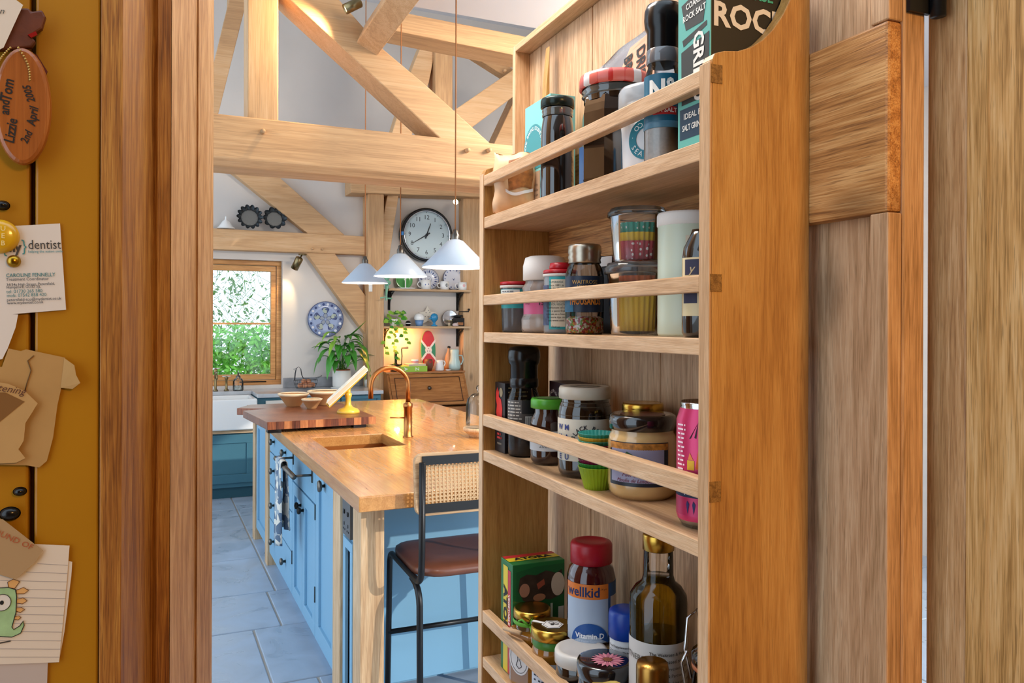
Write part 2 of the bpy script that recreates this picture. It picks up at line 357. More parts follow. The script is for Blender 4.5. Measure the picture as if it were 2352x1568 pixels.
# second truss
Y2 = 5.9
member('far_post', 'short oak post of far truss under the level high beam',
       face([(2.0426,5.9,2.8663), (2.1878,5.9,2.8801), (2.1841,5.9,3.8616), (2.039,5.9,3.8383)], Y2, Y2+.18), BEAM['z'])
member('far_brace', 'dark slanting oak strut just left of far truss post',
       face([(1.8609,5.95,3.4872), (2.0021,5.95,3.8494), (2.0999,5.95,3.8651), (2.0038,5.95,3.404), (1.8279,5.95,2.8558), (1.6646,5.95,2.8403)], Y2+.05, Y2+.17), ds)
member('far_brace', 'cracked oak strut rising right behind nearest pendant cord',
       face([(2.1319,5.85,3.1477), (2.8305,5.85,3.6806), (2.8313,5.85,3.4666), (2.345,5.85,3.0752), (2.061,5.85,2.8581), (1.78,5.85,2.8314)], Y2-.05, Y2+.12), ds,
       [((2.6082,5.85,3.5503), (0, -1, 0)), ((2.6932,5.85,3.6149), (0, -1, 0))])
member('far_brace', 'oak strut falling right from level high beam to far truss',
       face([(2.2967,6.1,3.7871), (2.4894,6.1,3.798), (2.8492,6.1,3.6482), (2.7279,6.1,3.595)], Y2+.2, Y2+.3), ds)
member('far_rafter', 'steep oak rafter end right above tie beam near the shelf rack',
       face([(2.56,6.0,2.9354), (2.7331,6.0,2.9518), (3.0061,6.0,3.5487), (2.8431,6.0,3.5274)], Y2+.1, Y2+.28), ds)
member('far_rafter', 'steep oak rafter behind tie beam just inside the doorway',
       face([(0.3775,6.3,2.836), (0.4619,6.3,3.023), (0.6727,6.3,3.9535), (0.7436,6.3,4.4961), (0.5711,6.3,4.4598), (0.5449,6.3,3.9312), (0.3765,6.3,3.1589)], 6.3, 6.5), ds)
member('far_tie', 'thin oak beam ends showing under tie beam above the clock',
       face([(1.7506,7.5,2.9285), (3.2108,7.5,3.0041), (3.2115,7.5,2.8116), (1.7512,7.5,2.7545)], 7.5, YW+.02), BEAM['x'])
tf = MB().box(-1.5, 4.55, Y2-.06, Y2+.16, 2.585, 2.80)
member('tie_beam', 'second oak tie beam of the far truss, behind the near one', tf, BEAM['x'])
# frame on the far wall
YB = YW-.13
member('wall_beam', 'level oak beam above window carrying the fluted tins',
       face([(-1.2, 0, 2.368), (1.9475,7.62,2.3577), (1.9481,7.62,2.1792), (-1.2, 0, 2.166)], YB, YW+.02), BEAM['x'],
       [((1.4116,7.62,2.2155), (0, -1, 0)), ((1.5057,7.62,2.2154), (0, -1, 0))])
member('wall_post', 'broad upright oak post between window wall and clock wall',
       face([(1.9392,7.55,-0.3751), (2.099,7.55,-0.3908), (2.0876,7.55,2.7738), (1.9281,7.55,2.7623)], YB-.07, YW+.02), BEAM['z'])
member('curved_brace', 'slim slanting oak brace left of the clock',
       face([(2.0957,7.6,1.9485), (2.1521,7.6,2.1215), (2.2516,7.6,2.7801), (2.1366,7.6,2.7719), (2.0936,7.6,2.5466)], YB-.02, YW+.02), ds)
member('wall_post', 'upright oak post at right end of the clock wall shelves',
       face([(2.9539,7.62,-0.4907), (3.1771,7.62,-0.5127), (3.1645,7.62,2.8166), (2.9416,7.62,2.801)], YB, YW+.02), BEAM['z'])
member('wall_brace', 'slanting oak brace above wall beam behind the fluted tins',
       face([(0.5874,7.64,2.9552), (0.9476,7.64,2.987), (1.1042,7.64,2.8788), (1.7261,7.64,2.3613), (1.3945,7.64,2.3446), (0.7376,7.64,2.849)], YB+.02, YW+.02), ds)
member('wall_brace', 'slanting oak brace below wall beam beside the patterned wall plate',
       face([(1.3585,7.64,2.1778), (1.6259,7.64,2.1888), (1.9678,7.64,1.7339), (1.969,7.64,1.3843), (1.9257,7.64,1.4142)], YB+.02, YW+.02), ds)

# ------------------------------------------------------------------ hall: mustard boards, oak door frame, walls behind the camera
M_hall = mat('hall_plaster', 'b08a4e', .85)
wl = struct(MB().box(-1.0, -.046, .93, 1.15, 0, 2.5).build('wall_left', M_mustard), 'mustard painted boarded wall')
MB().box(-0.1013, -.0445, .905, .931, 0, 2.45).build('board', M_mustard, wl, bevel=.0025)
MB().box(-0.2463, -0.1064, .9075, .931, 0, 2.45).build('board', M_mustard, wl, bevel=.0025)
MB().box(-.95, -0.25229999999999997, .905, .931, 0, 2.45).build('board', M_mustard, wl, bevel=.0025)
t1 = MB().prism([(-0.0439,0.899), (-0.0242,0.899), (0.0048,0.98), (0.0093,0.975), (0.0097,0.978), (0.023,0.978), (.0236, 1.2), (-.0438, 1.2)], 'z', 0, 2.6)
struct(t1.build('trim_1', JAMB_SHADE, bevel=.0008), 'oak door lining beside mustard boards')  # takes in the post's shaded face, which gets its darkness from this material
t2 = MB().prism([(0.0234,0.978), (0.0548,1.055), (0.0557,1.052), (0.0767,1.1), (.0766, 1.24), (.024, 1.24)], 'z', 0, 2.6)
struct(t2.build('trim_2', JAMB['z'], bevel=.0008), 'oak door post at left of the doorway')
struct(MB().box(-1.05, -1.0, -2.0, -.3, 0, 2.5).box(-1.05, -1.0, .86, 1.15, 0, 2.5).box(-1.05, -1.0, -.3, .86, 0, .1).build('wall_hall', M_hall), 'hall side wall')
struct(MB().box(4.6, 4.7, 2.6, YW+.3, 0, 4.8).build('wall_right', M_plaster), 'kitchen right wall')
struct(MB().box(-1.05, 1.1, -2.05, -2.0, 0, 2.5).build('wall_hall_end', M_hall), 'hall end wall')
struct(MB().box(1.05, 1.1, -2.0, -.58, 0, 2.5).box(1.05, 1.1, -.2, .43, 0, 2.5).box(1.05, 1.1, -.58, -.2, 0, 2.5).build('wall_hall_right', M_hall), 'hall right wall')
struct(MB().box(-1.05, 1.1, -2.05, .12, 2.5, 2.56).build('ceiling_hall', M_ceil), 'hall ceiling')
# right door post: two boards with a bead between
t3 = MB().prism([(.6795, .5255), (.6795, .4855), (.683, .4845), (1.05, .4845), (1.05, .5255)], 'z', 0, 2.5)
struct(t3.build('trim_3', JAMB['z'], bevel=.0015), 'oak door post right of the open door')
t4 = MB().prism([(.677, .4838), (.6765, .4626), (.674, .46), (.672, .36), (1.05, .36), (1.05, .4838)], 'z', 0, 2.5)
struct(t4.build('trim_4', wood('jamb_oak_b', '9c7238', 'cfa060', 'e2ba80', axis='z', fine=2.2, knots=.3, rough=.5, contrast=1.4), bevel=.0015), 'oak door lining at right edge')

# ------------------------------------------------------------------ door_1: open boarded door that carries the rack
RO, RZ = (0.4925,0.6167,0), -math.radians(2.06)
def RW(x, y, z=0):
    c, s = math.cos(RZ), math.sin(RZ); return (RO[0]+x*c-y*s, RO[1]+x*s+y*c, z)
door = struct(empty('door_1', RO, RZ), 'open oak ledged door that carries the shelf rack')
dz = 2.03
for a, b in ((-.098, .1), (.102, .301), (.303, .502), (.504, .702), (.704, .754)):
    MB().box(.142, .171, a, b, .01, dz-.012).build('board', DOOR['z'], door, bevel=.003)
LED = wood('ledge_oak', '84552a', 'b98044', 'd8a568', axis='y', fine=1.8, knots=.8, rough=.6, contrast=1.4, bump=.6)
for z0, z1 in ((1.605, 1.78), (.32, .5)): MB().box(.124, .1418, -.0975, .75, z0, z1).build('ledge', LED, door, bevel=.003)
for z0, z1 in ((.01, .3195), (.5005, 1.6045), (1.7805, dz-.012)): MB().box(.1245, .1418, -.0978, -.077, z0, z1).build('stile', DOOR['z'], door, bevel=.0015)
MB().box(.112, .165, .754, .766, .01, dz).build('edge_strip', RACK['z'], door, bevel=.001)
MB().box(.112, .165, -.098, .7535, dz-.0118, dz).build('edge_strip', RACK['y'], door, bevel=.001)
hg = MB().tube([(.176, -.107, 1.787), (.176, -.107, 1.92)], .007, 10).box(.146, .172, -.1025, -.0985, 1.79, 1.915)
hg.build('hinge', M_black, door)

# ================================================================== KITCHEN
# ---- island: worktop, basin, carcass, doors, drawers
IX0, IX1, IY0, IY1, TZ = .645, 1.92, 2.63, 5.95, .92
sx0, sx1, sy0, sy1 = .76, 1.135, 3.68, 4.12
isl = thing('kitchen_island', 'large blue kitchen island with thick oak worktop and copper basin', 'island', (1.28, 4.3, 0))
def I(o): o.location = (-1.28, -4.3, 0); return o      # parts are measured from the room's origin
def ring(z0, z1):
    o = [(IX0, IY0), (IX1, IY0), (IX1, IY1), (IX0, IY1)]; i = [(sx0, sy0), (sx1, sy0), (sx1, sy1), (sx0, sy1)]
    v = [(x, y, z) for z in (z0, z1) for x, y in o+i]; f = []
    for k in range(4):
        n = (k+1) % 4
        f += [(8+k, 8+n, 12+n, 12+k), (k, 4+k, 4+n, n), (k, n, 8+n, 8+k), (4+k, 12+k, 12+n, 4+n)]
    return MB().add(v, f)
top = I(ring(.866, TZ).build('worktop', TOP, isl, bevel=.004))
MB().box(1.30, 1.303, IY0+.002, 3.4, TZ-.02, TZ+.0004).build('plank_joint', mat('joint_dark', '6a3f1c', .6), top)
MB().box(.985, .989, IY0-.0006, IY0+.02, .868, TZ-.006).box(.93, .933, IY0-.0006, IY0+.02, .87, TZ-.02).build('end_crack', mat('joint_dark'), top)
b = MB(); z = TZ-.19
b.add([(sx0, sy0, .868), (sx1, sy0, .868), (sx1, sy1, .868), (sx0, sy1, .868), (sx0+.015, sy0+.015, z), (sx1-.015, sy0+.015, z), (sx1-.015, sy1-.015, z), (sx0+.015, sy1-.015, z)],
      [(0, 1, 5, 4), (1, 2, 6, 5), (2, 3, 7, 6), (3, 0, 4, 7), (4, 5, 6, 7)])
I(b.build('basin', M_copperd, isl, solid=.002))
SX = .675                                     # face of the posts on the left side
PX = SX+.012                                  # face of doors and drawers
I(MB().box(PX+.02, 1.85, 3.12, 5.86, .1, .70).box(PX+.02, 1.85, 4.2, 5.86, .7, .866).box(PX+.02, 1.85, 3.12, 3.62, .7, .866).box(1.2, 1.85, 3.6, 4.21, .7, .866).build('carcass', M_blue, isl))
I(MB().box(PX+.05, 1.80, 3.2, 5.8, .0, .1).build('plinth', M_blue, isl))
for (y0, y1) in ((2.727, 2.843), (3.057, 3.184), (5.09, 5.20), (5.74, 5.85)):
    I(MB().box(SX, SX+.085, y0, y1, 0, .866).build('post', PALE['z'], isl, bevel=.003))
I(MB().box(1.76, 1.85, 2.727, 2.82, 0, .866).build('post', PALE['z'], isl, bevel=.003))
I(MB().box(PX+.085, 1.85, 3.095, 3.119, .06, .866).build('end_panel', M_blue, isl))
def framed(y0, y1, z0, z1, rail=.055, name='door', x=PX):
    """shaker front: sunk panel inside a frame"""
    m = MB().box(x+.012, x+.02, y0+rail-.004, y1-rail+.004, z0+rail-.004, z1-rail+.004)
    for a in ((y0, y1, z0, z0+rail), (y0, y1, z1-rail, z1), (y0, y0+rail, z0+rail, z1-rail), (y1-rail, y1, z0+rail, z1-rail)): m.box(x, x+.02, *a)
    return I(m.build(name, M_blue, isl, bevel=.0015))
def knob(parent, y, z, r=.017, x=PX, m=M_pewter):
    k = MB().lathe([(0, 0), (.008, 0), (.006, .012), (r*.8, .016), (r, .023), (r*.85, .03), (0, .034)], 16).xf(Matrix.Rotation(-PI/2, 4, 'Y')); k.xf(Matrix.Translation((x, y, z)))
    return k.build('knob', m, parent)
I(MB().box(PX, PX+.02, 2.843, 3.057, .06, .866).build('side_panel', M_blue, isl, bevel=.002))
framed(2.855, 3.0, .08, .70, .035, 'side_panel', x=PX-.012)
so = I(MB().box(PX-.018, PX, 2.865, 2.985, .715, .845).build('socket', mat('socket_grey', '6f6f70', .35, metal=.7), isl, bevel=.002))
sk = MB()
for cy in (2.895, 2.955):
    for dy, zz, h in ((0, .758, .012), (-.011, .738, .006), (.011, .738, .006)): sk.box(PX-.0195, PX-.0175, cy+dy-.003, cy+dy+.003, zz-h/2, zz+h/2)
    sk.box(PX-.0215, PX-.0175, cy-.008, cy+.008, .795, .81)
sk.build('socket_holes', M_blackp, so)
d = framed(3.19, 3.612, .09, .858, .075); knob(d, 3.40, .812, .026); 
hm = MB().box(PX-.004, PX, 3.604, 3.612, .62, .69).box(PX-.004, PX, 3.604, 3.612, .25, .32); hm.build('hinge', M_iron, d)
d = framed(3.618, 3.938, .09, .68, .06); knob(d, 3.905, .60, .018, m=M_iron)
d = framed(3.944, 4.235, .09, .68, .06); knob(d, 3.975, .61, .018, m=M_iron)
MB().box(PX-.004, PX, 4.229, 4.235, .25, .32).build('hinge', M_iron, d)
d = I(MB().box(PX, PX+.02, 3.618, 4.235, .69, .858).build('drawer', M_blue, isl, bevel=.002))
for z0, z1 in ((.72, .858), (.52, .712), (.31, .512), (.09, .302)):
    d = I(MB().box(PX, PX+.02, 4.245, 5.08, z0, z1).build('drawer', M_blue, isl, bevel=.002))
    knob(d, 4.45, (z0+z1)/2+.01, .02); knob(d, 4.88, (z0+z1)/2+.01, .02)
framed(5.205, 5.735, .09, .858, .07, 'side_panel', x=PX)
# towel rail
rl = MB().tube([(.60, 3.66, .81), (.60, 4.22, .81)], .012, 12)
for y in (3.68, 4.2): rl.tube([(.60, y, .81), (PX-.003, y, .81)], .006, 8).box(PX-.005, PX, y-.008, y+.008, .775, .845)
I(rl.build('towel_rail', M_pewter, isl))
# tea towel over the rail
tw = thing('tea_towel', 'blue and cream leaf print tea towel hanging on island rail', 'towel', (.6, 4.02, .4))
def tow(sgn, ln):
    def fn(u, t):
        y = (u-.5)*.17*(1-.15*t)+.005*math.sin(9*t); zz = .81+.016-t*ln
        return (sgn*(.016+.012*t*math.sin(u*14+sgn))+sgn*.008*math.sin(u*9)*t, y, zz-.4)
    return fn
mtow = mat('towel_print', 'b9bdc0', .9)
nt = mtow.node_tree; vo = nt.nodes.new('ShaderNodeTexVoronoi'); vo.inputs['Scale'].default_value = 34; tcn = nt.nodes.new('ShaderNodeTexCoord'); crn = nt.nodes.new('ShaderNodeValToRGB'); crn.color_ramp.interpolation = 'CONSTANT'
e = crn.color_ramp.elements; e[0].color = lin('5c6f86'); e[1].position = .62; e[1].color = lin('d9d6cc'); e.new(.35).color = lin('98a6b2')
sp = nt.nodes.new('ShaderNodeSeparateColor'); nt.links.new(tcn.outputs['Object'], vo.inputs['Vector']); nt.links.new(vo.outputs['Color'], sp.inputs[0]); nt.links.new(sp.outputs[0], crn.inputs[0]); nt.links.new(crn.outputs[0], nt.nodes['Principled BSDF'].inputs['Base Color'])
t_ = MB().grid(tow(-1, .40), 14, 16).grid(tow(1, .33), 14, 12)
t_.grid(lambda u, t: (-.016*math.cos(PI*t), (u-.5)*.17, .426+.014*math.sin(PI*t)-.0), 14, 6)
t_.build('cloth', mtow, tw, solid=.003)

# ---- tap
tp = thing('copper_tap', 'tall copper swan neck tap beside island basin', 'tap', (1.2224,3.9463,0.92))
MB().lathe([(0, 0), (.027, 0), (.027, .004), (.0215, .006), (.0215, .15), (.024, .152), (.024, .172), (.014, .176), (.013, .18)], 24).build('body', M_copper, tp)
pth = [(0, 0, .175), (0, 0, .27)]; R0 = .098
for i in range(1, 15):
    a = PI*i/14; pth.append((-R0+R0*math.cos(a), 0, .27+R0*math.sin(a)*.92))
pth.append((-2*R0, 0, .205)); MB().tube(pth, .0125, 12).build('spout', M_copper, tp)
MB().tube([(-.02, 0, .10), (-.095, 0, .104)], .004, 8).build('lever', M_copper, tp)

# ---- chopping board with a notched end, on feet
cbz = .94
cb = thing('chopping_board', 'thick walnut end grain chopping board with notched left side', 'chopping board', (.85, 4.85, TZ))
pl = [(.575, 4.36), (1.175, 4.40), (1.16, 5.36), (.60, 5.36), (.50, 5.16), (.66, 5.06), (.52, 5.00)]
MB().prism([(x-.85, y-4.85) for x, y in pl], 'z', .018, .06).build('slab', WALN, cb, bevel=.003)
blk = [wood('walnut_%d' % i, *t, axis='z', fine=2, rough=.3) for i, t in enumerate((('5a2c18', '84492c', 'a0653f'), ('3c1c10', '5f3220', '7c4630'), ('8a5230', 'a96c42', 'c08656')))]
for i in range(14):
    x0 = .579+.0425*i; yy = 4.36+.04*(x0-.575)/.6
    MB().box(x0-.85, x0+.0415-.85, yy-.0012-4.85, yy+.012-4.85, .0185, .0595).build('block', blk[(i*7+i//3) % 3], cb)
MB().box(-.27, -.2, -.485, -.42, 0, .018).box(.2, .27, -.44, -.38, 0, .018).box(-.2, -.14, .42, .48, 0, .018).box(.2, .27, .42, .48, 0, .018).build('foot', M_blackp, cb)
# ---- bowls
M_slip = mat('slipware', 'b98a5c', .35, noise=.08); M_cream = mat('bowl_rim', 'd9c4a4', .25)
def bowl(lbl, loc, r, h):
    o = thing('mixing_bowl', lbl, 'bowl', loc, group='slipware bowls on the chopping board')
    MB().lathe([(0, 0), (r*.42, 0), (r*.45, h*.06), (r*.9, h*.8), (r*.93, h*.82), (r*.9, h*.9), (r*.86, h*.86), (r*.4, h*.1), (0, h*.07)], 32).build('body', M_slip, o)
    MB().lathe([(r*.93, h*.82), (r, h*.9), (r, h*.97), (r*.95, h), (r*.9, h*.93)], 32).build('rim', M_cream, o)
bowl('medium brown slipware bowl, leftmost on the chopping board', (0.8379,5.1355,0.98), .098, .085)
bowl('smallest slipware bowl with pale inside on chopping board', (0.9195,4.9597,0.98), .064, .062)
bowl('largest slipware bowl, behind the small one on chopping board', (1.0335,5.1424,0.98), .108, .095)
# ---- cookbook stand
M_yel = mat('yellow_enamel', 'dcb643', .3, coat=.4)
cs_ = thing('book_stand', 'yellow pedestal book stand on the chopping board', 'book stand', (1.0709,4.6332,0.98), -math.radians(13))
MB().lathe([(0, 0), (.066, 0), (.066, .012), (.055, .024), (.028, .034), (.017, .05), (.015, .085), (.020, .10), (.02, .115), (0, .125)], 28).build('base', M_yel, cs_)
ML = Matrix.Translation((.0, 0, .155)) @ Matrix.Rotation(-math.radians(43), 4, 'Y')
MB().box(-.15, .13, -.09, .11, -.012, -.004).box(-.155, -.148, -.09, .11, -.012, .02).xf(ML).build('rest', M_yel, cs_, bevel=.002)
MB().tube([(0, 0, .1), (.0, 0, .145)], .013, 10).build('neck', M_yel, cs_)
bk = thing('open_book', 'pale open recipe book leaning on yellow stand', 'book', (1.0709,4.6332,0.98), -math.radians(13))
MB().box(-.147, .15, -.11, .13, -.0035, .0).box(-.147, .15, -.11, .13, .021, .0225).xf(ML).build('cover', mat('book_cover', 'e8e2d4', .5), bk)
MB().box(-.145, .147, -.107, .127, .0, .021).xf(ML).build('pages', mat('book_pages', 'cdb79c', .8), bk)
# ---- glass cloche near the door edge
cl = thing('glass_cloche', 'glass dome on wooden foot on island beside the rack', 'cloche', (1.559,3.8017,0.92))
MB().lathe([(0, 0), (.05, 0), (.055, .012), (.075, .03), (.082, .034), (.082, .05), (0, .05)], 28).build('foot', PALE['z'], cl)
MB().lathe([(.068, .051), (.068, .16), (.06, .2), (.035, .222), (.01, .228), (.008, .24), (.016, .252), (.012, .265), (0, .268)], 28).build('dome', M_glass, cl)

# ---- bar stool
stl = thing('bar_stool', 'black tubular bar stool with brown leather seat and cane back', 'stool', (1.06, 2.78, 0), math.radians(-2))
SW = .215
M_leather = mat('brown_leather', '6a3d2c', .35, noise=.18, nscale=14, bump=.15, coat=.15)
st_ = MB(); n = 12
def seat(u, t):
    x = (u-.5)*2; y = (t-.5)*2; k = 1-.09*(abs(x)**5+abs(y)**5)
    return (x*SW*.98*(1-.15*abs(y)**9), y*.205*(1-.15*abs(x)**9), .655-.012*(1-x*x)*(1-y*y)+.018*(1-abs(x)**6)*(1-abs(y)**6))
st_.grid(seat, 16, 16); st_.grid(lambda u, t: (seat(u, t)[0], seat(u, t)[1], .632), 16, 16)
rim = [seat(i/16, 0) for i in range(17)]+[seat(1, i/16) for i in range(1, 17)]+[seat(1-i/16, 1) for i in range(1, 17)]+[seat(0, 1-i/16) for i in range(1, 16)]
k = len(rim); st_.add([p for q in rim for p in (q, (q[0]*1.008, q[1]*1.008, .645), (q[0], q[1], .632))], [(i*3+j, ((i+1) % k)*3+j, ((i+1) % k)*3+j+1, i*3+j+1) for i in range(k) for j in (0, 1)], True)
st_.build('seat', M_leather, stl)
def bend(p0, c, p1, n=6): return [tuple((1-t)**2*a+2*t*(1-t)*b_+t*t*d_ for a, b_, d_ in zip(p0, c, p1)) for t in [i/n for i in range(n+1)]]
for s in (-1, 1):
    x = s*(SW-.005); tp_ = [(x, -.235, 1.035), (x, -.23, .72)]+bend((x, -.228, .68), (x, -.225, .615), (x, -.16, .62))+[(x, .14, .62)]+bend((x, .16, .62), (x, .205, .62), (x, .212, .58))+[(x, .245, .0)]
    MB().tube(tp_, .0115, 10).build('side_frame', M_black, stl)
    lg = bend((x*.985, -.10, .608), (x*.985, -.19, .605), (x*.99, -.2, .54))+[(x*1.02, -.235, .0)]
    MB().tube(lg, .0115, 10).build('leg', M_black, stl)
MB().tube([(-SW, .226, .30), (SW, .226, .30)], .0105, 8).build('footrest', M_black, stl)
MB().tube([(-SW, -.218, .22), (SW, -.218, .22)], .0105, 8).build('stretcher', M_black, stl)
bf = MB(); HB = .10
def rrect(w, h, r, n=5):
    o = []
    for cx_, cz_, a in ((w-r, h-r, 0), (-w+r, h-r, PI/2), (-w+r, -h+r, PI), (w-r, -h+r, 1.5*PI)):
        o += [(cx_+r*math.cos(a+PI/2*i/n), cz_+r*math.sin(a+PI/2*i/n)) for i in range(n+1)]
    return o
oo, ii = rrect(.232, .105, .03), rrect(.204, .077, .01)
k = len(oo); v = [(x, y, z) for y in (-.012, .012) for P in (oo, ii) for x, z in P]; fs = []
for i in range(k):
    j = (i+1) % k
    fs += [(i, j, k+j, k+i), (2*k+i, 3*k+i, 3*k+j, 2*k+j), (i, 2*k+i, 2*k+j, j), (k+i, k+j, 3*k+j, 3*k+i)]
MBk = Matrix.Translation((0, -.212, .957)) @ Matrix.Rotation(math.radians(-6), 4, 'X')
MB().add(v, fs).xf(MBk).build('back_frame', PALE['x'], stl, bevel=.003)
MB().box(-.206, .206, -.018, -.0125, .065, .095).box(-.206, .206, -.018, -.0125, -.095, -.065).xf(MBk).build('back_rail', M_black, stl)
cn = MB()                                                # woven cane: a real lattice
for i in range(30): xx = -.204+.408*(i+.5)/30; cn.box(xx-.0021, xx+.0021, -.003, -.0018, -.078, .078)
for j in range(12): zz = -.077+.154*(j+.5)/12; cn.box(-.205, .205, -.0018, -.0006, zz-.0021, zz+.0021)
for s in (-1, 1):
    for i in range(-12, 31):
        xa = -.204+.408*(i+.5)/30; za, zb = -.077, .077; xb = xa+.169
        if xa < -.204: za += (-.204-xa); xa = -.204
        if xb > .204: zb -= (xb-.204); xb = .204
        if zb > za+.005: cn.beam((xa, -.0004+.0008*s, s*za), (xb, -.0004+.0008*s, s*zb), .0008, .0026, (0, 1, 0))
cane = cn.xf(MBk).build('cane', mat('cane', 'c9a67c', .6), stl)

# ---- pendants
M_shade = mat('shade_white', 'b4c1d0', .35); M_shin = mat('shade_inside', 'fff6ea', .5)
M_cord = mat('rust_cord', 'a56a3c', .8); M_bulb = mat('bulb_glow', 'ffffff', .5, emit='ffe2bd', estr=14)
def pendant(lbl, loc, ztop, r=.148):
    o = thing('pendant_lamp', lbl, 'pendant lamp', loc, group='pendant lamps over the island')
    pr = [(r, 0), (r+.001, .004), (.036, .122), (.02, .128)]
    MB().lathe(pr, 40).build('shade', M_shade, o)
    MB().lathe([(r-.003, .002), (.034, .118), (.0, .122)], 40).build('shade_lining', M_shin, o)
    MB().lathe([(.02, .126), (.02, .15), (.014, .158), (.012, .172), (.005, .176), (0, .176)], 16).build('lamp_holder', M_pewter, o)
    MB().ball((0, 0, .05), .03).build('bulb', M_bulb, o)
    MB().tube([(0, 0, .174), (0, 0, ztop-loc[2])], .0032, 6).build('cord', M_cord, o)
    MB().lathe([(.05, 0), (.05, -.02), (.03, -.04), (.008, -.05), (0, -.05)], 20, (0, 0, ztop-loc[2])).build('ceiling_rose', M_white, o)
    lamp('bulb_light', 'POINT', (0, 0, .028), 10, (1, .85, .66), .03, parent=o)
pendant('nearest white enamel pendant lamp, in front of tie beam', (1.28, 3.415, 1.762), 3.06, .152)
pendant('middle white enamel pendant lamp overlapping the clock', (1.28, 4.285, 1.768), 4.7)
pendant('farthest white enamel pendant lamp, leftmost of the three', (1.28, 5.08, 1.768), 4.7)

# ---- spotlights
M_lens = mat('spot_lens', 'ffffff', .3, emit='ffd9a0', estr=25)
def spot(lbl, base, head, aim, r, ln, pw, mm=M_brass, ang=1.1):
    o = thing('spotlight', lbl, 'spotlight', base)
    b_, h_ = Vector(base), Vector(head); d_ = (Vector(aim)-h_).normalized(); q = d_.to_track_quat('Z', 'Y').to_matrix().to_4x4(); T = Matrix.Translation(h_-b_) @ q
    MB().lathe([(0, -ln*.45), (r*.8, -ln*.45), (r, -ln*.4), (r, ln*.55), (r*.88, ln*.55), (r*.84, ln*.45)], 20).xf(T).build('head', mm, o)
    MB().lathe([(0, ln*.45), (r*.84, ln*.45)], 20).xf(T).build('lens', M_lens, o)
    MB().tube([(0, 0, 0), tuple((h_-b_))], r*.2, 8).build('arm', mm, o)
    MB().lathe([(0, -.012), (r*1.1, -.012), (r*1.1, .0), (0, .0)], 16).build('mount', mm, o)
    lamp('spot_light', 'SPOT', tuple(h_-b_+d_*ln*.6), pw, (1, .72, .38), .02, aim=tuple(h_-b_+d_), parent=o, spot_size=ang, spot_blend=.6)
spot('dark brass spotlight under the sloping rafter at top', (0.9207,3.7,3.0633), (0.8685,3.68,2.9915), (0.4811,3.74,2.7533), .024, .085, 20, ang=2.0)
spot('brass spotlight under wall beam beside the window', (1.3157,7.58,2.1589), (1.263,7.55,2.0732), (1.1241,7.75,1.7233), .035, .12, 6)
spot('lit spotlight above the clock, shining at camera', (2.83, 7.47, 2.765), (2.80, 7.44, 2.735), (2.0, 6.2, 2.2), .03, .08, 5)

# ================================================================== FAR WALL: counter, sink, shelves, bureau
CZ, CY = .895, 7.15
M_marble = mat('grey_marble', 'b9bcc0', .2, noise=.16, nscale=7, coat=.3)
M_marbled = mat('grey_marble_dark', '8d8f94', .25, noise=.3, nscale=9, coat=.2)
wt = MB().box(.86, 1.975, CY-.02, YW-.001, CZ-.034, CZ).box(-.16, .86, 7.52, YW-.001, CZ-.034, CZ)
tag(wt.build('stone_worktop', M_marble, bevel=.004), 'pale grey stone worktop along the window wall', 'worktop')
tag(MB().box(1.17, 1.945, YW-.022, YW-.001, CZ+.0005, CZ+.095).build('stone_upstand', M_marbled, bevel=.003), 'dark veined stone upstand behind the plant pot', 'upstand')
bs = thing('butler_sink', 'white fireclay butler sink set under the window', 'sink', (.4, 7.3, .6))
sk = MB().box(-.55, .455, -.22, -.185, 0, .262).box(-.55, .455, .185, .22, 0, .262).box(.42, .455, -.185, .185, 0, .262).box(-.55, -.515, -.185, .185, 0, .262).box(-.515, .42, -.185, .185, 0, .03)
sk.build('basin', M_white, bs, bevel=.012)
def teal(name, lbl, x0, x1, doors, z1, rail=None):
    o = thing(name, lbl, 'cabinet', ((x0+x1)/2, CY, 0)); c = (x0+x1)/2
    MB().box(x0-c, x1-c, .022, YW-CY-.01, .1, z1).build('body', M_teal, o)
    MB().box(x0-c, x1-c, .05, .07, 0.007, .1).build('plinth', mat('plinth_teal', '24505e', .5), o)
    for (a, b_, z0, zz, nm) in doors:
        r = .075 if nm == 'door' else .03; m = MB().box(a+r-c, b_-r-c, .012, .02, z0+r, zz-r)
        for q in ((a, b_, z0, z0+r), (a, b_, zz-r, zz), (a, a+r, z0+r, zz-r), (b_-r, b_, z0+r, zz-r)): m.box(q[0]-c, q[1]-c, 0, .02, q[2], q[3])
        d_ = m.build(nm, M_teal, o, bevel=.002)
        kx = a+.035 if nm == 'door' else (a+b_)/2
        k_ = MB().lathe([(0, 0), (.006, 0), (.006, .012), (.015, .016), (.017, .024), (0, .032)], 14).xf(Matrix.Rotation(PI/2, 4, 'X')); k_.xf(Matrix.Translation((kx-c, 0, (z0+zz)/2))); k_.build('knob', M_pewter, d_)
    if rail: MB().box(x0-c, x1-c, -.01, .3, z1+.002, z1+.03).build('rail', PALE['x'], o)
    return o
teal('sink_cabinet', 'dark teal cabinet under the butler sink', -.15, .855, [(-.145, .35, .14, .555, 'door'), (.36, .85, .14, .555, 'door')], .565, True)
teal('base_cabinet', 'dark teal base cabinet right of butler sink', .865, 1.96, [(.875, 1.2, .14, .66, 'door'), (1.21, 1.58, .14, .66, 'door'), (1.59, 1.95, .14, .66, 'door'), (1.21, 1.58, .68, .85, 'drawer'), (1.59, 1.95, .68, .85, 'drawer')], .859)
fridge = tag(MB().box(.93, 1.18, CY-.012, CY-.001, .70, .835).build('drawer_front', mat('cream_front', 'd8d2c8', .4), bevel=.003), 'cream appliance front beneath worktop behind the bowls', 'appliance')
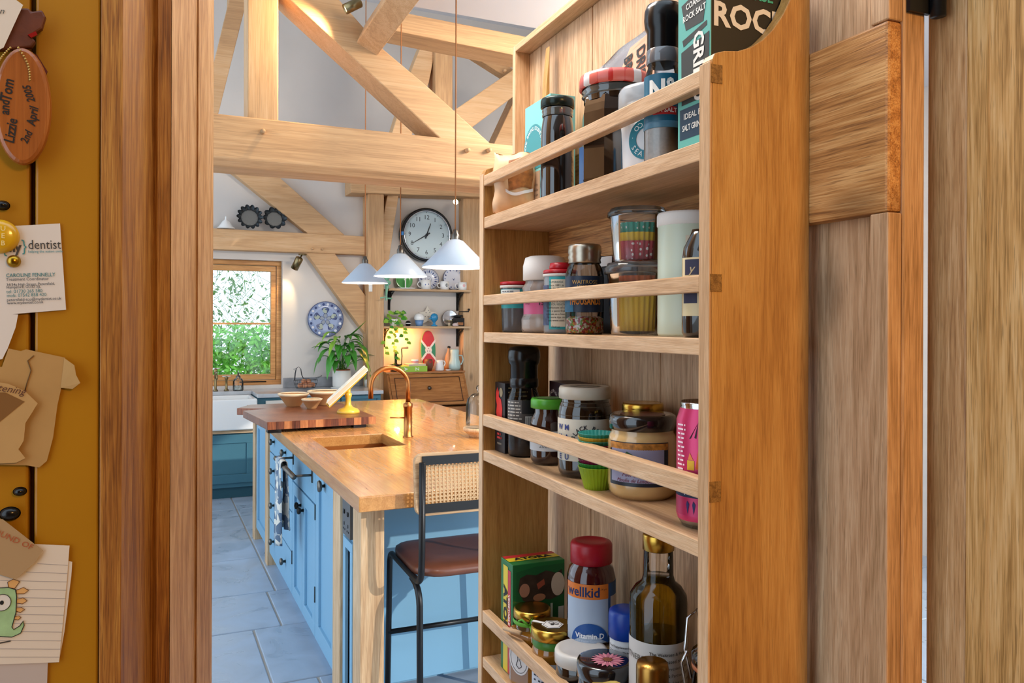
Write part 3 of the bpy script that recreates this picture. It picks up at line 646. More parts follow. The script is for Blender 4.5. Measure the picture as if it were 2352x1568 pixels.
# sink taps, soap
def pillar(lbl, loc, h, spout):
    o = thing('sink_tap', lbl, 'tap', loc)
    MB().lathe([(0, 0), (.022, 0), (.02, .01), (.011, .02), (.010, h*.75), (.016, h*.8), (.016, h*.95), (0, h)], 16).build('body', M_brass, o)
    MB().tube([(-.035, 0, h*.97), (.035, 0, h*.97)], .005, 8).build('handle', M_white, o)
    if spout: MB().tube([(0, 0, h*.55), (0, -.06, h*.8), (0, -.13, h*.75), (0, -.15, h*.55)], .009, 8).build('spout', M_brass, o)
pillar('taller brass sink tap at the doorway edge', (0.5541, 7.6, CZ), .21, True)
pillar('short brass pillar tap left of soap dispenser', (0.6466, 7.6, CZ), .135, False)
so_ = thing('soap_dispenser', 'clear glass soap dispenser beside the sink taps', 'soap dispenser', (0.7457, 7.58, CZ))
MB().lathe([(0, 0), (.042, 0), (.046, .01), (.046, .085), (.038, .105), (.02, .115), (.02, .122)], 24).build('bottle', M_glass, so_)
MB().lathe([(0, .004), (.04, .004), (.042, .012), (.042, .045), (0, .045)], 24).build('soap', glass('soap_liquid', 'e8f2f0', .05, .25, 'f2f6f4'), so_)
MB().lathe([(.021, .12), (.021, .135), (.007, .14), (.007, .16), (0, .165)], 16).tube([(0, 0, .16), (.03, -.02, .158)], .005, 6).build('pump', M_pewter, so_)
# wire hen basket with eggs
hp = (1.3374, 7.52, CZ)
hen = thing('wire_hen_basket', 'dark wire egg basket shaped like a hen', 'egg basket', hp)
M_wire = mat('dark_wire', '3a3c40', .5, metal=.6)
wr = MB()
for zz, a_, b_ in ((.012, .085, .055), (.05, .105, .07), (.085, .11, .075)):
    wr.tube([(a_*math.cos(t*PI/10), b_*math.sin(t*PI/10), zz) for t in range(20)], .0018, 5, closed=True)
for t in range(14):
    a = t*PI/7; wr.tube([(.085*math.cos(a), .055*math.sin(a), .012), (.105*math.cos(a), .07*math.sin(a), .05), (.11*math.cos(a), .075*math.sin(a), .085)], .0013, 4)
wr.build('bowl', M_wire, hen)
hd = MB()
for s in (-.02, 0, .02):
    hd.tube([(-.1, s, .085), (-.095, s, .15), (-.085, s*.6, .195), (-.065, 0, .21), (-.045, s*.6, .19), (-.035, s, .13), (-.02, s, .1), (.03, s, .095)], .0018, 5)
hd.tube([(-.09, 0, .195), (-.115, 0, .188), (-.092, 0, .178)], .0018, 5)
hd.build('head', M_wire, hen)
MB().tube([(.03, .02, .095), (.09, .01, .1), (.15, 0, .125), (.15, 0, .12), (.09, -.01, .092), (.03, -.02, .09)], .0018, 5).build('tail', M_wire, hen)
M_egg = mat('brown_egg', 'c98a66', .5, noise=.08)
egg = MB().lathe([(0, -.029)]+[(.0225*math.cos(a)*(1-.12*math.sin(a)), .029*math.sin(a)) for a in [-PI/2+PI*i/10 for i in range(1, 10)]]+[(0, .029)], 16).build('egg', M_egg)
tag(egg, 'brown hen egg lying in the wire basket', 'egg', 'eggs in the wire hen basket')
for i, (x, y, z) in enumerate(((-.055, -.02, .037), (-.01, -.028, .036), (.035, -.022, .037), (-.03, .022, .037), (.02, .024, .037), (.062, .012, .04), (-.02, -.004, .074), (.028, 0, .074))):
    e_ = egg if i == 0 else egg.copy()
    if i: COL.objects.link(e_)
    e_.location = (hp[0]+x, hp[1]+y, hp[2]+z); e_.rotation_euler = (1.35, .2*i, i*.9)
# leafy plants
M_leaf = mat('leaf_green', '3f8a2c', .35, noise=.3, nscale=9); M_leaf2 = mat('leaf_light', '86b53a', .4, noise=.25, nscale=9); M_stem = mat('leaf_stem', '6f8a3a', .5)
def blade(base, az, out, rise, ln, wd, droop, m=M_leaf, parent=None, stem=True):
    """an arching leaf: stalk from base to the blade's start, then a folded pointed blade"""
    b_ = Vector(base); d_ = Vector((math.cos(az), math.sin(az), 0)); s_ = Vector((-d_.y, d_.x, 0)); p0 = b_+d_*out+Vector((0, 0, rise)); v = []; n = 7
    for i in range(n+1):
        t = i/n; w_ = wd*math.sin(PI*min(1, t*.93+.07))**.8*(1-t*.25); c = p0+d_*(ln*t*(1-.25*droop*t))+Vector((0, 0, ln*(.45*t-droop*t*t)))
        v += [c-s_*w_+Vector((0, 0, w_*.35)), c, c+s_*w_+Vector((0, 0, w_*.35))]
    mb = MB().add(v, [(i*3+j, i*3+j+1, i*3+j+4, i*3+j+3) for i in range(n) for j in (0, 1)], True)
    if stem: mb.tube([b_, b_+d_*out*.4+Vector((0, 0, rise*.6)), p0], .0025, 4)
    return mb.build('leaf', m, parent, fix=False)
pp = (1.6816, 7.55, CZ)
pt = thing('potted_plant', 'dark green broad leaved plant in white pot on stone worktop', 'plant', pp)
MB().lathe([(0, 0), (.1, 0), (.106, .008), (.1, .01), (0, .01)], 28).build('saucer', M_white, pt)
MB().lathe([(0, .011), (.08, .011), (.086, .02), (.088, .165), (.082, .168), (.080, .15), (0, .148)], 32).build('pot', M_matt_white, pt)
MB().lathe([(.079, .15), (.079, .176), (.074, .176), (.074, .16), (0, .16)], 24).build('inner_pot', mat('terracotta', 'a85c3c', .8), pt)
random.seed(11)
for i in range(34):
    az = i*2.4+random.uniform(-.3, .3); lay = i/34
    if math.sin(az) > .1: az = -az
    blade((random.uniform(-.03, .03), random.uniform(-.03, .03), .16), az, .05+.12*lay*random.uniform(.5, 1), .31-.24*lay+random.uniform(-.03, .07), random.uniform(.15, .25), random.uniform(.03, .045), .55+.7*lay+random.uniform(-.1, .2), M_leaf if random.random() < .8 else M_leaf2, pt)
blade((0, 0, .16), PI*1.02, .10, .20, .22, .03, .35, M_leaf, pt); blade((0, -.02, .16), -.6, .02, .30, .2, .035, -.5, M_leaf, pt); blade((.02, 0, .16), -.1, .12, .12, .2, .025, .35, M_leaf, pt)
sp_ = thing('spider_plant', 'small pale strappy plant behind the book stand', 'plant', (1.9569, 7.62, CZ))
MB().lathe([(0, 0), (.035, 0), (.045, .07), (.04, .07), (0, .06)], 18).build('pot', M_white, sp_)
for i in range(14): blade((0, 0, .06), i*.45*1.01+.1, .01, .05, random.uniform(.12, .2), .006, .7+random.uniform(-.3, .3), M_leaf2, sp_, stem=False)

# wall plate
M_dblue = mat('plate_navy', '2e3f74', .3, coat=.3); M_lblue = mat('plate_lilac', '8f9fc4', .3, coat=.3); M_sage = mat('plate_sage', 'a3ad9c', .3, coat=.3); M_pw = mat('plate_white', 'd8dbe6', .25, coat=.4)
def plate(lbl, loc, r, petals=5, style=0, tilt=0., group=None, ground=M_pw):
    o = thing('patterned_plate', lbl, 'plate', loc, group=group); o.rotation_euler = (-tilt, 0, 0)
    T = Matrix.Rotation(PI/2, 4, 'X')
    MB().lathe([(0, 0), (r*.55, 0), (r*.62, .006), (r, .022), (r, .026), (r*.6, .012), (0, .010)], 40).xf(T).build('dish', ground, o)
    MB().lathe([(r*.985, .0215), (r*1.004, .023), (r*1.0, .0275), (r*.97, .0265)], 40).xf(T).build('rim_band', M_dblue, o)
    def P(x, y):
        q = math.hypot(x, y)/r; zz = .0107 if q < .6 else .0127+(q-.6)/.4*.014
        return (x, -zz-.0004, y)
    if style == 0:
        for i in range(petals):
            a = PI/2+2*PI*i/petals
            for (r0, r1, w_, m_) in ((.05, .34, .15, M_dblue), (.07, .31, .12, mat('plate_grey', '8b93a0', .3)), (.30, .68, .27, M_dblue), (.33, .65, .22, M_sage)):
                pts = []
                for k_ in range(12):
                    t = k_/12*2*PI; rr = (r0+r1)/2+(r1-r0)/2*math.cos(t); ww = w_*math.sin(t)*(.55+.45*(rr-r0)/(r1-r0)); pts.append((r*(rr*math.cos(a)-ww*math.sin(a)), r*(rr*math.sin(a)+ww*math.cos(a))))
                sh = .0002 if m_ is M_dblue else .0006
                MB().add([(P(x, y)[0], P(x, y)[1]-sh, P(x, y)[2]) for x, y in pts], [tuple(range(12))]).build('petal', m_, o, fix=False)
        for i in range(22):
            a = 2*PI*i/22; MB().add([P(*q) for q in disc_pts(r*.84*math.cos(a), r*.84*math.sin(a), r*.075, n=10)], [tuple(range(10))]).build('rim_dot', M_pw if i % 2 else M_dblue, o, fix=False)
    else:
        nn = 16 if style == 1 else 22
        for i in range(nn):
            a = 2*PI*i/nn; ca_, sa_ = math.cos(a), math.sin(a)
            for r0, r1, w_ in ((.34, .56, .055), (.70, .92, .07)) if style == 1 else ((.25, .5, .05), (.55, .92, .07)):
                pts = [(r*(rr*ca_-ww*sa_), r*(rr*sa_+ww*ca_)) for rr, ww in ((r0, 0), ((r0+r1)/2, w_), (r1, 0), ((r0+r1)/2, -w_))]
                MB().add([P(*q) for q in pts], [(0, 1, 2, 3)]).build('motif', M_dblue if (i % 2 or r0 < .4) else M_lblue, o, fix=False)
        pts = [(-.10*r, .10*r), (0, -.03*r), (.13*r, .14*r), (.02*r, -.14*r), (-.06*r, -.06*r)]
        MB().add([P(*q) for q in pts], [tuple(range(5))]).build('bird_motif', M_dblue, o, fix=False)
    return o
plate('large blue and sage petal patterned plate hung beside the window', (1.56,7.735,1.5485), .172, 5, 0, ground=M_lblue)
# things on the wall beam
M_tin = mat('dark_tin', '3a3f42', .4, metal=.8); M_tin2 = mat('dull_tin', '8a8c88', .35, metal=.9)
def fluted(lbl, loc, r, nf):
    o = thing('fluted_tin', lbl, 'cake tin', loc, group='fluted tins on the wall beam'); o.rotation_euler = (PI/2-.22, 0, 0)
    MB().lathe([(r*.62, .012), (r*.66, .002), (r*.95, .04), (r, .045)], 140, flute=-.10, nf=nf).build('wall', M_tin, o)
    MB().lathe([(0, .010), (r*.68, .010)], 48).build('base', M_tin2, o)
fluted('dark fluted tin, left of the two on wall beam', (0.8476,7.66,2.4757), .108, 14)
fluted('dull fluted flower tin, right one leaning behind the brace', (1.0719,7.68,2.4792), .100, 10)
fn_ = thing('white_funnel', 'small white china cone with knob on the wall beam', 'ornament', 0.6423 and (0.6431, 7.66, 2.369))
MB().lathe([(0, .0), (.078, .0), (.08, .006), (.066, .014), (.062, .02), (.035, .062), (.014, .078), (.009, .085), (.008, .1), (.006, .112), (0, .113)], 28).build('body', M_white, fn_)

# clock
ck = thing('wall_clock', 'large round black rimmed wall clock with pale face', 'clock', (2.5689,7.75,2.4104))
ck.location.y = YW-.001
R_ = .272; T = Matrix.Rotation(PI/2, 4, 'X')
MB().lathe([(R_*.9, 0), (R_, 0), (R_, .085), (R_*.985, .095), (R_*.93, .098), (R_*.90, .092), (R_*.885, .06)], 56).xf(T).build('rim', M_blackp, ck)
MB().lathe([(R_*.905, .0925), (R_*.895, .097), (R_*.87, .094), (R_*.865, .07)], 56).xf(T).build('bezel', M_chrome, ck)
MB().lathe([(0, .066), (R_*.88, .066)], 56).xf(T).build('dial', mat('clock_dial', 'c3d3d6', .25, coat=.3), ck)
numk = mat('clock_ink', '2b2e33', .5); pc = lambda x, y: (x, -.0668, y)
for h in range(1, 13):
    a = PI/2-h*PI/6; text(ck, str(h), .062, numk, lambda x, y, a=a: pc(x+.178*math.cos(a), y+.178*math.sin(a)), name='numeral')
    c_, s_ = math.cos(a), math.sin(a); MB().add([pc(.222*c_-.0025*s_, .222*s_+.0025*c_), pc(.222*c_+.0025*s_, .222*s_-.0025*c_), pc(.232*c_+.0025*s_, .232*s_-.0025*c_), pc(.232*c_-.0025*s_, .232*s_+.0025*c_)], [(0, 1, 2, 3)]).build('hour_mark', numk, ck, fix=False)
def hand(a, ln, w_):
    c_, s_ = math.cos(a), math.sin(a); pts = [(-.04, -w_), (-.04, w_), (ln, w_*.35), (ln, -w_*.35)]
    MB().prism([(x*c_-y*s_, x*s_+y*c_) for x, y in pts], 'y', -.072, -.070).build('hand', numk, ck)
MB().grid(lambda u, t: ((R_+.0008)*math.cos(PI-.07+.14*u), -.03-.069*t, (R_+.0008)*math.sin(PI-.07+.14*u)), 3, 1).box(-R_*.995, -R_*.93, -.0995, -.0985, -.018, .018).build('tape', mat('blue_tape', '2f86d0', .5), ck)
hand(PI/2-math.radians(20), .125, .008); hand(PI/2-math.radians(239), .175, .007)
MB().lathe([(0, .068), (.014, .068), (.014, .075), (0, .075)], 16).xf(T).build('boss', numk, ck)

# wall shelves on iron brackets
YS = 7.56
def shelf(lbl, x0, x1, z):
    o = thing('wall_shelf', lbl, 'shelf', ((x0+x1)/2, YW, z)); hw = (x1-x0)/2
    MB().box(-hw, hw, YS-YW, -.001, -.022, 0).build('plank', PALE['x'], o, bevel=.004)
    for x in (-hw+.055, hw-.085):
        m = MB().box(x-.012, x+.012, -.012, -.001, -.21, -.022).box(x-.012, x+.012, -.16, -.001, -.034, -.0225)
        m.tube([(x, -.008, -.20)]+bend((x, -.02, -.17), (x, -.04, -.07), (x, -.15, -.04), 7), .007, 6)
        for cx_, cz_, rr in ((-.035, -.06, .022), (-.075, -.05, .014), (-.028, -.11, .014)):
            m.tube([(x, cx_+rr*math.cos(t*PI/6), cz_+rr*math.sin(t*PI/6)) for t in range(12)], .004, 5, closed=True)
        m.build('bracket', M_iron, o)
    return o
zs1, zs2 = 1.855, 1.484
shelf('upper oak shelf on iron brackets below the clock', 2.1418, 3.0127, zs1)
shelf('lower oak shelf on iron brackets above the bureau', 2.0907, 3.0141, zs2)
def sx(px, yv): return px
plate('dark blue rimmed plate standing behind mugs, half under middle pendant', (2.5971, 7.715, zs1+.105), .108, style=2, tilt=.16)
plate('blue and white bird plate standing at right of the upper shelf', (2.8708, 7.715, zs1+.115), .118, style=1, tilt=.16)
def mug(lbl, x, y, z, r=.038, h=.085, deco=None):
    o = thing('mug', lbl, 'mug', (x, y, z), group='mugs on the upper shelf')
    MB().lathe([(0, 0), (r, 0), (r, h), (r*.92, h), (r*.9, .006), (0, .006)], 24).build('body', M_white, o)
    MB().tube([(-r*.95, 0, h*.8), (-r*1.6, 0, h*.75), (-r*1.75, 0, h*.5), (-r*1.5, 0, h*.25), (-r*.95, 0, h*.2)], .005, 6).build('handle', M_white, o)
    for (xx, zz, rr, c_) in deco or ():
        pl_ = on_cyl(r, zz); MB().add([pl_(x_, y_) for x_, y_ in disc_pts(xx, 0, rr, rr*1.2, 10)], [tuple(range(10))]).build('motif', ink(c_), o, fix=False)
mug('white mug with small blue marks, leftmost on upper shelf', 2.5394, 7.61, zs1, .05, .095, [(-.02, .045, .006, '5a6fa8'), (.012, .05, .006, '5a6fa8')])
mug('white mug with dark wreath mark, between the other two mugs', 2.7387, 7.61, zs1, .045, .085, [(.01, .045, .016, '3a4048'), (.01, .045, .008, 'eeeeec')])
mug('white mug with pink spot, rightmost on upper shelf', 2.9326, 7.61, zs1, .045, .08, [(.0, .045, .014, 'e0a8a8')])
gb = thing('green_bowl', 'bright green dish standing at the back of upper shelf', 'dish', (2.3309, 7.70, zs1+.085)); gb.rotation_euler = (-.15, 0, 0)
MB().lathe([(0, 0), (.05, 0), (.088, .03), (.085, .034), (.05, .008), (0, .006)], 32).xf(T).build('dish', mat('green_glaze', '4f9e50', .2, coat=.4), gb)
cs2 = thing('cake_stand', 'low white cake stand in front of the green dish', 'cake stand', (2.3324, 7.63, zs1))
MB().lathe([(0, 0), (.1, 0), (.104, .008), (.09, .010), (0, .012)], 28).build('plate', M_white, cs2)
MB().lathe([(.007, .012), (.007, .1), (.012, .108), (0, .11)], 12).build('rod', M_white, cs2)
gm = thing('green_mincer', 'mint green hand mincer clamped to left end of upper shelf', 'mincer', (2.1199, 7.55, zs1))
M_mint = mat('mint_enamel', '7fb798', .3)
MB().lathe([(0, .0), (.018, 0), (.02, .09), (.035, .1), (.048, .14), (.044, .145), (.03, .11), (0, .1)], 20).build('hopper', M_mint, gm)
MB().tube([(0, .01, .05), (0, -.07, .05)], .022, 12).build('barrel', M_mint, gm)
MB().box(-.012, .03, -.03, .02, -.003, .0).box(-.014, -.002, -.02, .01, -.12, .02).tube([(.0, -.005, -.1), (.05, -.005, -.1)], .008, 8).build('clamp', M_mint, gm)
MB().tube([(0, -.07, .05), (-.02, -.085, -.02), (-.03, -.09, -.09), (-.09, -.09, -.1)], .007, 8).build('crank', M_mint, gm)
# lower shelf things
ip = thing('trailing_plant', 'trailing variegated ivy spilling from left end of lower shelf', 'plant', (2.2074, 7.61, zs2))
MB().lathe([(0, 0), (.035, 0), (.045, .07), (.041, .07), (0, .06)], 18).build('pot', M_matt_white, ip)
random.seed(5)
def ileaf(p, s, az, m):
    d_ = Vector((math.cos(az), -abs(math.sin(az))*.6, -.35)).normalized(); q = Vector((0, -1, .3)).cross(d_).normalized(); p = Vector(p)
    MB().add([p, p+d_*s*.35+q*s*.4, p+d_*s*.75+q*s*.26, p+d_*s*1.1, p+d_*s*.75-q*s*.26, p+d_*s*.35-q*s*.4], [tuple(range(6))]).build('leaf', m, ip, fix=False)
vine = MB()
for i in range(30):
    az = random.uniform(0, 2*PI); ileaf((random.uniform(-.07, .085), random.uniform(-.06, .02), random.uniform(.04, .15)), random.uniform(.04, .062), az, (M_leaf, M_leaf2, M_leaf2)[i % 3])
for k_, (x0, dx, ln) in enumerate(((-.06, -.05, .30), (-.02, .02, .36), (.05, .06, .2), (.0, -.01, .42))):
    pts = [(x0, -.06, .06)]+[(x0+dx*t+.012*math.sin(7*t), -.07, .05-ln*t) for t in [j/6 for j in range(1, 7)]]
    vine.tube(pts, .0018, 4)
    for p in pts[1:]: ileaf(p, random.uniform(.04, .06), random.uniform(-2.6, -.5), (M_leaf2, M_leaf)[random.random() < .4])
vine.build('vine', M_stem, ip)
def simple(name, lbl, cat, loc, parts, group=None, rz=0):
    o = thing(name, lbl, cat, loc, rz, group)
    for nm, mb, m in parts: mb.build(nm, m, o)
    return o
star = []
for i in range(10):
    a = PI/2+i*PI/5; rr = .105 if i % 2 == 0 else .056; star.append((rr*math.cos(a), rr*math.sin(a)))
sd = thing('star_dish', 'cream speckled star shaped dish leaning on lower shelf wall', 'dish', (2.5877, 7.70, zs2+.105)); sd.rotation_euler = (-.15, 0, 0)
MB().prism(star, 'y', -.016, 0).build('dish', mat('cream_glaze', 'd9d2c4', .3, coat=.3), sd, bevel=.006)
for x, y in ((-.02, .03), (.02, .035), (.0, -.01), (.03, -.02), (-.03, -.01), (.01, .055)): MB().prism(disc_pts(x, y, .005, n=8), 'y', -.0168, -.0158).build('speckle', ink('3c3c40'), sd)
simple('lidded_jar', 'white domed jar with blue base on lower shelf', 'jar', (2.4722, 7.615, zs2),
       [('cup', MB().lathe([(0, 0), (.032, 0), (.045, .06), (0, .06)], 24, flute=.02, nf=12), mat('blue_glaze', '6b93c4', .25, coat=.4)), ('dome', MB().lathe([(.048, .061), (.054, .075), (.05, .1), (.035, .122), (0, .132)], 24), M_white)])
simple('blue_figurine', 'glossy bright blue bird head ornament on lower shelf', 'ornament', (2.6214, 7.59, zs2),
       [('body', MB().lathe([(0, 0), (.036, 0), (.03, .01), (.014, .02), (.013, .04), (.022, .05), (.036, .07), (.04, .09), (.034, .113), (.018, .128), (0, .132)], 24), mat('azure_glaze', '1f86b8', .15, coat=.6)), ('beak', MB().lathe([(0, 0), (.012, 0), (0, .03)], 10).xf(Matrix.Translation((-.03, -.01, .075)) @ Matrix.Rotation(-1.5, 4, 'Y')), mat('azure_glaze'))])
simple('dark_ornament', 'small black ornament between ivy and blue jar', 'ornament', (2.3546, 7.61, zs2), [('body', MB().ball((0, 0, .028), .028), M_blackp), ('band', MB().lathe([(.0285, .024), (.0285, .032)], 20), M_white), ('base', MB().lathe([(0, 0), (.03, 0), (.03, .006), (0, .006)], 16), M_blackp)])
mr = thing('silver_plate', 'round shiny silver plate leaning on lower shelf wall', 'plate', (2.8281, 7.70, zs2+.083)); mr.rotation_euler = (-.15, 0, 0)
MB().lathe([(0, 0), (.06, 0), (.08, .01), (.083, .014), (.078, .014), (.058, .005), (0, .005)], 36).xf(T).build('dish', M_chrome, mr)
simple('glass_lantern', 'tiny glass lantern with metal frame before silver plate', 'lantern', (2.7844, 7.60, zs2),
       [('frame', MB().box(-.025, .025, -.025, .025, 0, .006).box(-.025, .025, -.025, .025, .055, .062).tube([(-.023, -.023, 0), (-.023, -.023, .06)], .003, 5).tube([(.023, -.023, 0), (.023, -.023, .06)], .003, 5).tube([(-.023, .023, 0), (-.023, .023, .06)], .003, 5).tube([(.023, .023, 0), (.023, .023, .06)], .003, 5), M_brass), ('candle', MB().lathe([(0, .006), (.014, .006), (.014, .035), (0, .035)], 14), M_cream)])
cgr = simple('coffee_grinder', 'old black coffee grinder with crank at right of lower shelf', 'coffee grinder', (2.9006, 7.63, zs2),
       [('box', MB().box(-.045, .045, -.045, .045, 0, .085), M_iron), ('funnel', MB().lathe([(.015, .086), (.045, .115), (.042, .116), (0, .09)], 20), M_iron), ('crank', MB().tube([(0, 0, .09), (0, 0, .15), (.1, -.03, .152), (.1, -.03, .165)], .005, 6).ball((.1, -.03, .172), .012), M_iron), ('drawer', MB().box(-.03, .03, -.05, -.045, .012, .04), PINE['x'])])
simple('shell_ornament', 'pale pink shell before the coffee grinder', 'ornament', (2.8428, 7.575, zs2), [('shell', MB().lathe([(0, 0), (.03, .004), (.034, .014), (.02, .03), (0, .038)], 24, flute=.08, nf=9), mat('shell_pink', 'd6c0bc', .4)), ('tip', MB().ball((.02, 0, .03), .009), mat('shell_pink'))])
# bureau
bu = thing('writing_bureau', 'reddish pine writing bureau with sloping fall front', 'bureau', (2.49, 7.3, 0))
bw = .40; zt = 1.02
MB().prism([(.43, .02), (-.02, .02), (-.02, .72), (.14, zt), (.43, zt)], 'x', -bw, -bw+.02).build('side', PINE['z'], bu)
MB().prism([(.43, .02), (-.02, .02), (-.02, .72), (.14, zt), (.43, zt)], 'x', bw-.02, bw).build('side', PINE['z'], bu)
MB().box(-bw-.008, bw+.008, .13, .435, zt+.001, zt+.02).build('top', PINE['x'], bu, bevel=.003)
fl = MB(); pA, pB = Vector((0, -.024, .725)), Vector((0, .13, zt-.004))
MB().add([(-bw+.022, -.024, .725), (bw-.022, -.024, .725), (bw-.022, .13, zt-.004), (-bw+.022, .13, zt-.004), (-bw+.022, -.004, .715), (bw-.022, -.004, .715), (bw-.022, .15, zt-.014), (-bw+.022, .15, zt-.014)], [(0, 1, 2, 3), (4, 7, 6, 5), (0, 4, 5, 1), (2, 6, 7, 3), (1, 5, 6, 2), (0, 3, 7, 4)]).build('fall_front', PINE['x'], bu, bevel=.003)
nrm = Vector((0, -(zt-.004-.725), .154)).normalized()
gr = MB()
def fp(u, t): p = Vector((-bw+.022+(2*bw-.044)*u, 0, 0))+pA.lerp(pB, t)+nrm*.0012; return tuple(p)
for a, b_ in (((.06, .1), (.94, .1)), ((.94, .1), (.94, .88)), ((.94, .88), (.06, .88)), ((.06, .88), (.06, .1))): gr.tube([fp(*a), fp(*b_)], .004, 5)
gr.build('bead', mat('bureau_dark', '4a2a16', .5), bu)
kb = MB().lathe([(0, 0), (.012, 0), (.01, .012), (.02, .02), (0, .03)], 16); kb.xf(Matrix.Translation(fp(.5, .52)) @ nrm.to_track_quat('Z', 'Y').to_matrix().to_4x4()); kb.build('knob', M_pewter, bu)
for z0, z1 in ((.60, .70), (.42, .59), (.24, .41), (.06, .23)): MB().box(-bw+.022, bw-.022, -.022, .3, z0, z1).build('drawer', PINE['x'], bu, bevel=.004)
bz = zt+.02; by = 7.56
def bx(px): return px
gbk = thing('green_book', 'thick lime green book lying on the bureau', 'book', (2.3608, 7.52, bz), 0)
MB().box(-.135, .135, -.09, .1, 0, .004).box(-.135, .135, -.09, .1, .05, .054).box(-.135, .135, -.094, -.09, 0, .054).build('cover', mat('lime_cloth', '9cc43c', .5), gbk)
MB().box(-.13, .13, -.089, .097, .0042, .0498).build('pages', mat('book_pages'), gbk)
ps = on_plane((0, -.0945, .027), (1, 0, 0), (0, 0, 1)); text(gbk, 'A', .05, ink('e8ead8'), ps and (lambda x, y: ps(x-.085, y)), rot=-PI/2, bold=.02); text(gbk, 'Z', .05, ink('e8ead8'), lambda x, y: ps(x+.03, y), rot=-PI/2, bold=.02)
wb_ = thing('white_book', 'thin white book lying on top of the lime book', 'book', (2.4008, 7.53, bz+.0545), .05)
MB().box(-.09, .09, -.07, .08, 0, .003).box(-.09, .09, -.07, .08, .015, .018).build('cover', M_matt_white, wb_); MB().box(-.088, .088, -.068, .078, .003, .015).build('pages', mat('book_pages'), wb_)
simple('small_pot', 'little white and pink patterned pot on the books', 'pot', (2.4008, 7.53, bz+.073), [('body', MB().lathe([(0, 0), (.034, 0), (.038, .02), (.036, .042), (.03, .045), (0, .042)], 20), M_white), ('stripe', MB().lathe([(.0385, .012), (.039, .02), (.038, .026)], 20), ink('d07a78'))])
hm_ = thing('hand_mincer', 'dark iron hand mincer with wooden crank on the bureau', 'mincer', (2.2149, 7.56, bz))
MB().lathe([(0, 0), (.05, 0), (.055, .008), (.02, .02), (.015, .05), (.03, .055), (.06, .06), (.062, .066), (.02, .072), (.012, .08), (.012, .19), (.016, .2), (0, .205)], 20).build('body', M_iron, hm_)
MB().tube([(.0, -.02, .06), (.05, -.03, .07), (.055, -.03, .15), (.05, -.03, .215), (.055, -.03, .23)], .005, 6).build('crank', M_iron, hm_)
MB().tube([(.05, -.03, .23), (.115, -.03, .232)], [.008, .012], 10).build('grip', PALE['x'], hm_)
fs_ = thing('painted_shield', 'oval carved shield painted red, green and white', 'shield', (2.5896, 7.69, bz+.20)); fs_.rotation_euler = (-.1, 0, 0)
sw, sh = .077, .2
def vesica(n=20, s=1): return [(s*sw*math.sin(PI*i/n)**.85, sh*s*-math.cos(PI*i/n)) for i in range(n+1)]+[(-s*sw*math.sin(PI*i/n)**.85, sh*s*-math.cos(PI*i/n)) for i in range(n-1, 0, -1)]
MB().prism(vesica(), 'y', -.02, 0).build('board', mat('shield_green', '2f8a5e', .3), fs_, bevel=.004)
def sfl(pts, m, lift): return MB().prism(pts, 'y', -.0205-lift, -.0195).build('painted_field', m, fs_)
M_red = mat('shield_red', 'c1272d', .3)
def hw_(z): t = math.acos(max(-1, min(1, -z/sh))); return sw*math.sin(t)**.85
top_ = [(0, .02)]+[(hw_(z)*.98, z) for z in (.10, .13, .16, .185)]+[(0, .197)]+[(-hw_(z)*.98, z) for z in (.185, .16, .13, .10)]
sfl(top_, M_red, .0004); sfl([(x, -z) for x, z in reversed(top_)], M_red, .0004)
for s in (-1, 1):
    sfl([(s*hw_(.10), .10), (s*hw_(.075), .075), (-s*hw_(.10), -.10), (-s*hw_(.075), -.075)][::1] if False else [(s*.074, .112), (s*.078, .085), (-s*.074, -.112), (-s*.078, -.085)], M_matt_white, .0009)
sfl(disc_pts(0, 0, .036), M_matt_white, .0014)
for x, y in ((.0, .015), (-.012, -.01), (.012, -.01)): sfl(disc_pts(x, y, .0045, n=8), ink('5a3a3a'), .002)
simple('clay_vase', 'brown clay vase with a red spot before painted shield', 'vase', (2.5499, 7.55, bz), [('body', MB().lathe([(0, 0), (.03, 0), (.042, .03), (.046, .06), (.043, .09), (.036, .115), (.03, .118), (0, .11)], 24), mat('brown_clay', '74452e', .5)), ('spot', MB().grid(lambda u, t: (.0465*math.sin(.5*(u-.5)+.1), -.0465*math.cos(.5*(u-.5)+.1), .08+.02*t), 4, 2), ink('b0202a'))])
def jug(name, lbl, loc, prof, m, hx, hz0, hz1, spout=None):
    o = thing(name, lbl, 'jug', loc); MB().lathe(prof, 28).build('body', m, o)
    r0 = hx; MB().tube([(r0*.8, 0, hz1), (r0*1.45, 0, hz1-.002), (r0*1.7, 0, (hz0+hz1)/2), (r0*1.35, 0, hz0), (r0*.8, 0, hz0)], .007, 8).build('handle', m, o)
    if spout: spout.build('spout', m, o)
    return o
jug('milk_jug', 'small white china jug on the bureau', (2.6643, 7.54, bz), [(0, 0), (.045, 0), (.046, .01), (.034, .085), (.034, .105), (.030, .105), (.03, .08), (0, .01)], M_white, .034, .045, .095, MB().prism([(-.034, .085), (-.05, .108), (-.03, .106)], 'y', -.008, .008))
jug('watering_jug', 'tall pale blue glazed jug with big handle on the bureau', (2.8267, 7.55, bz), [(0, 0), (.05, 0), (.062, .03), (.06, .07), (.046, .11), (.042, .16), (.046, .2), (.04, .212), (.03, .212), (.03, .1), (0, .02)], mat('celadon', 'b9d3cf', .2, coat=.4), .055, .06, .15)
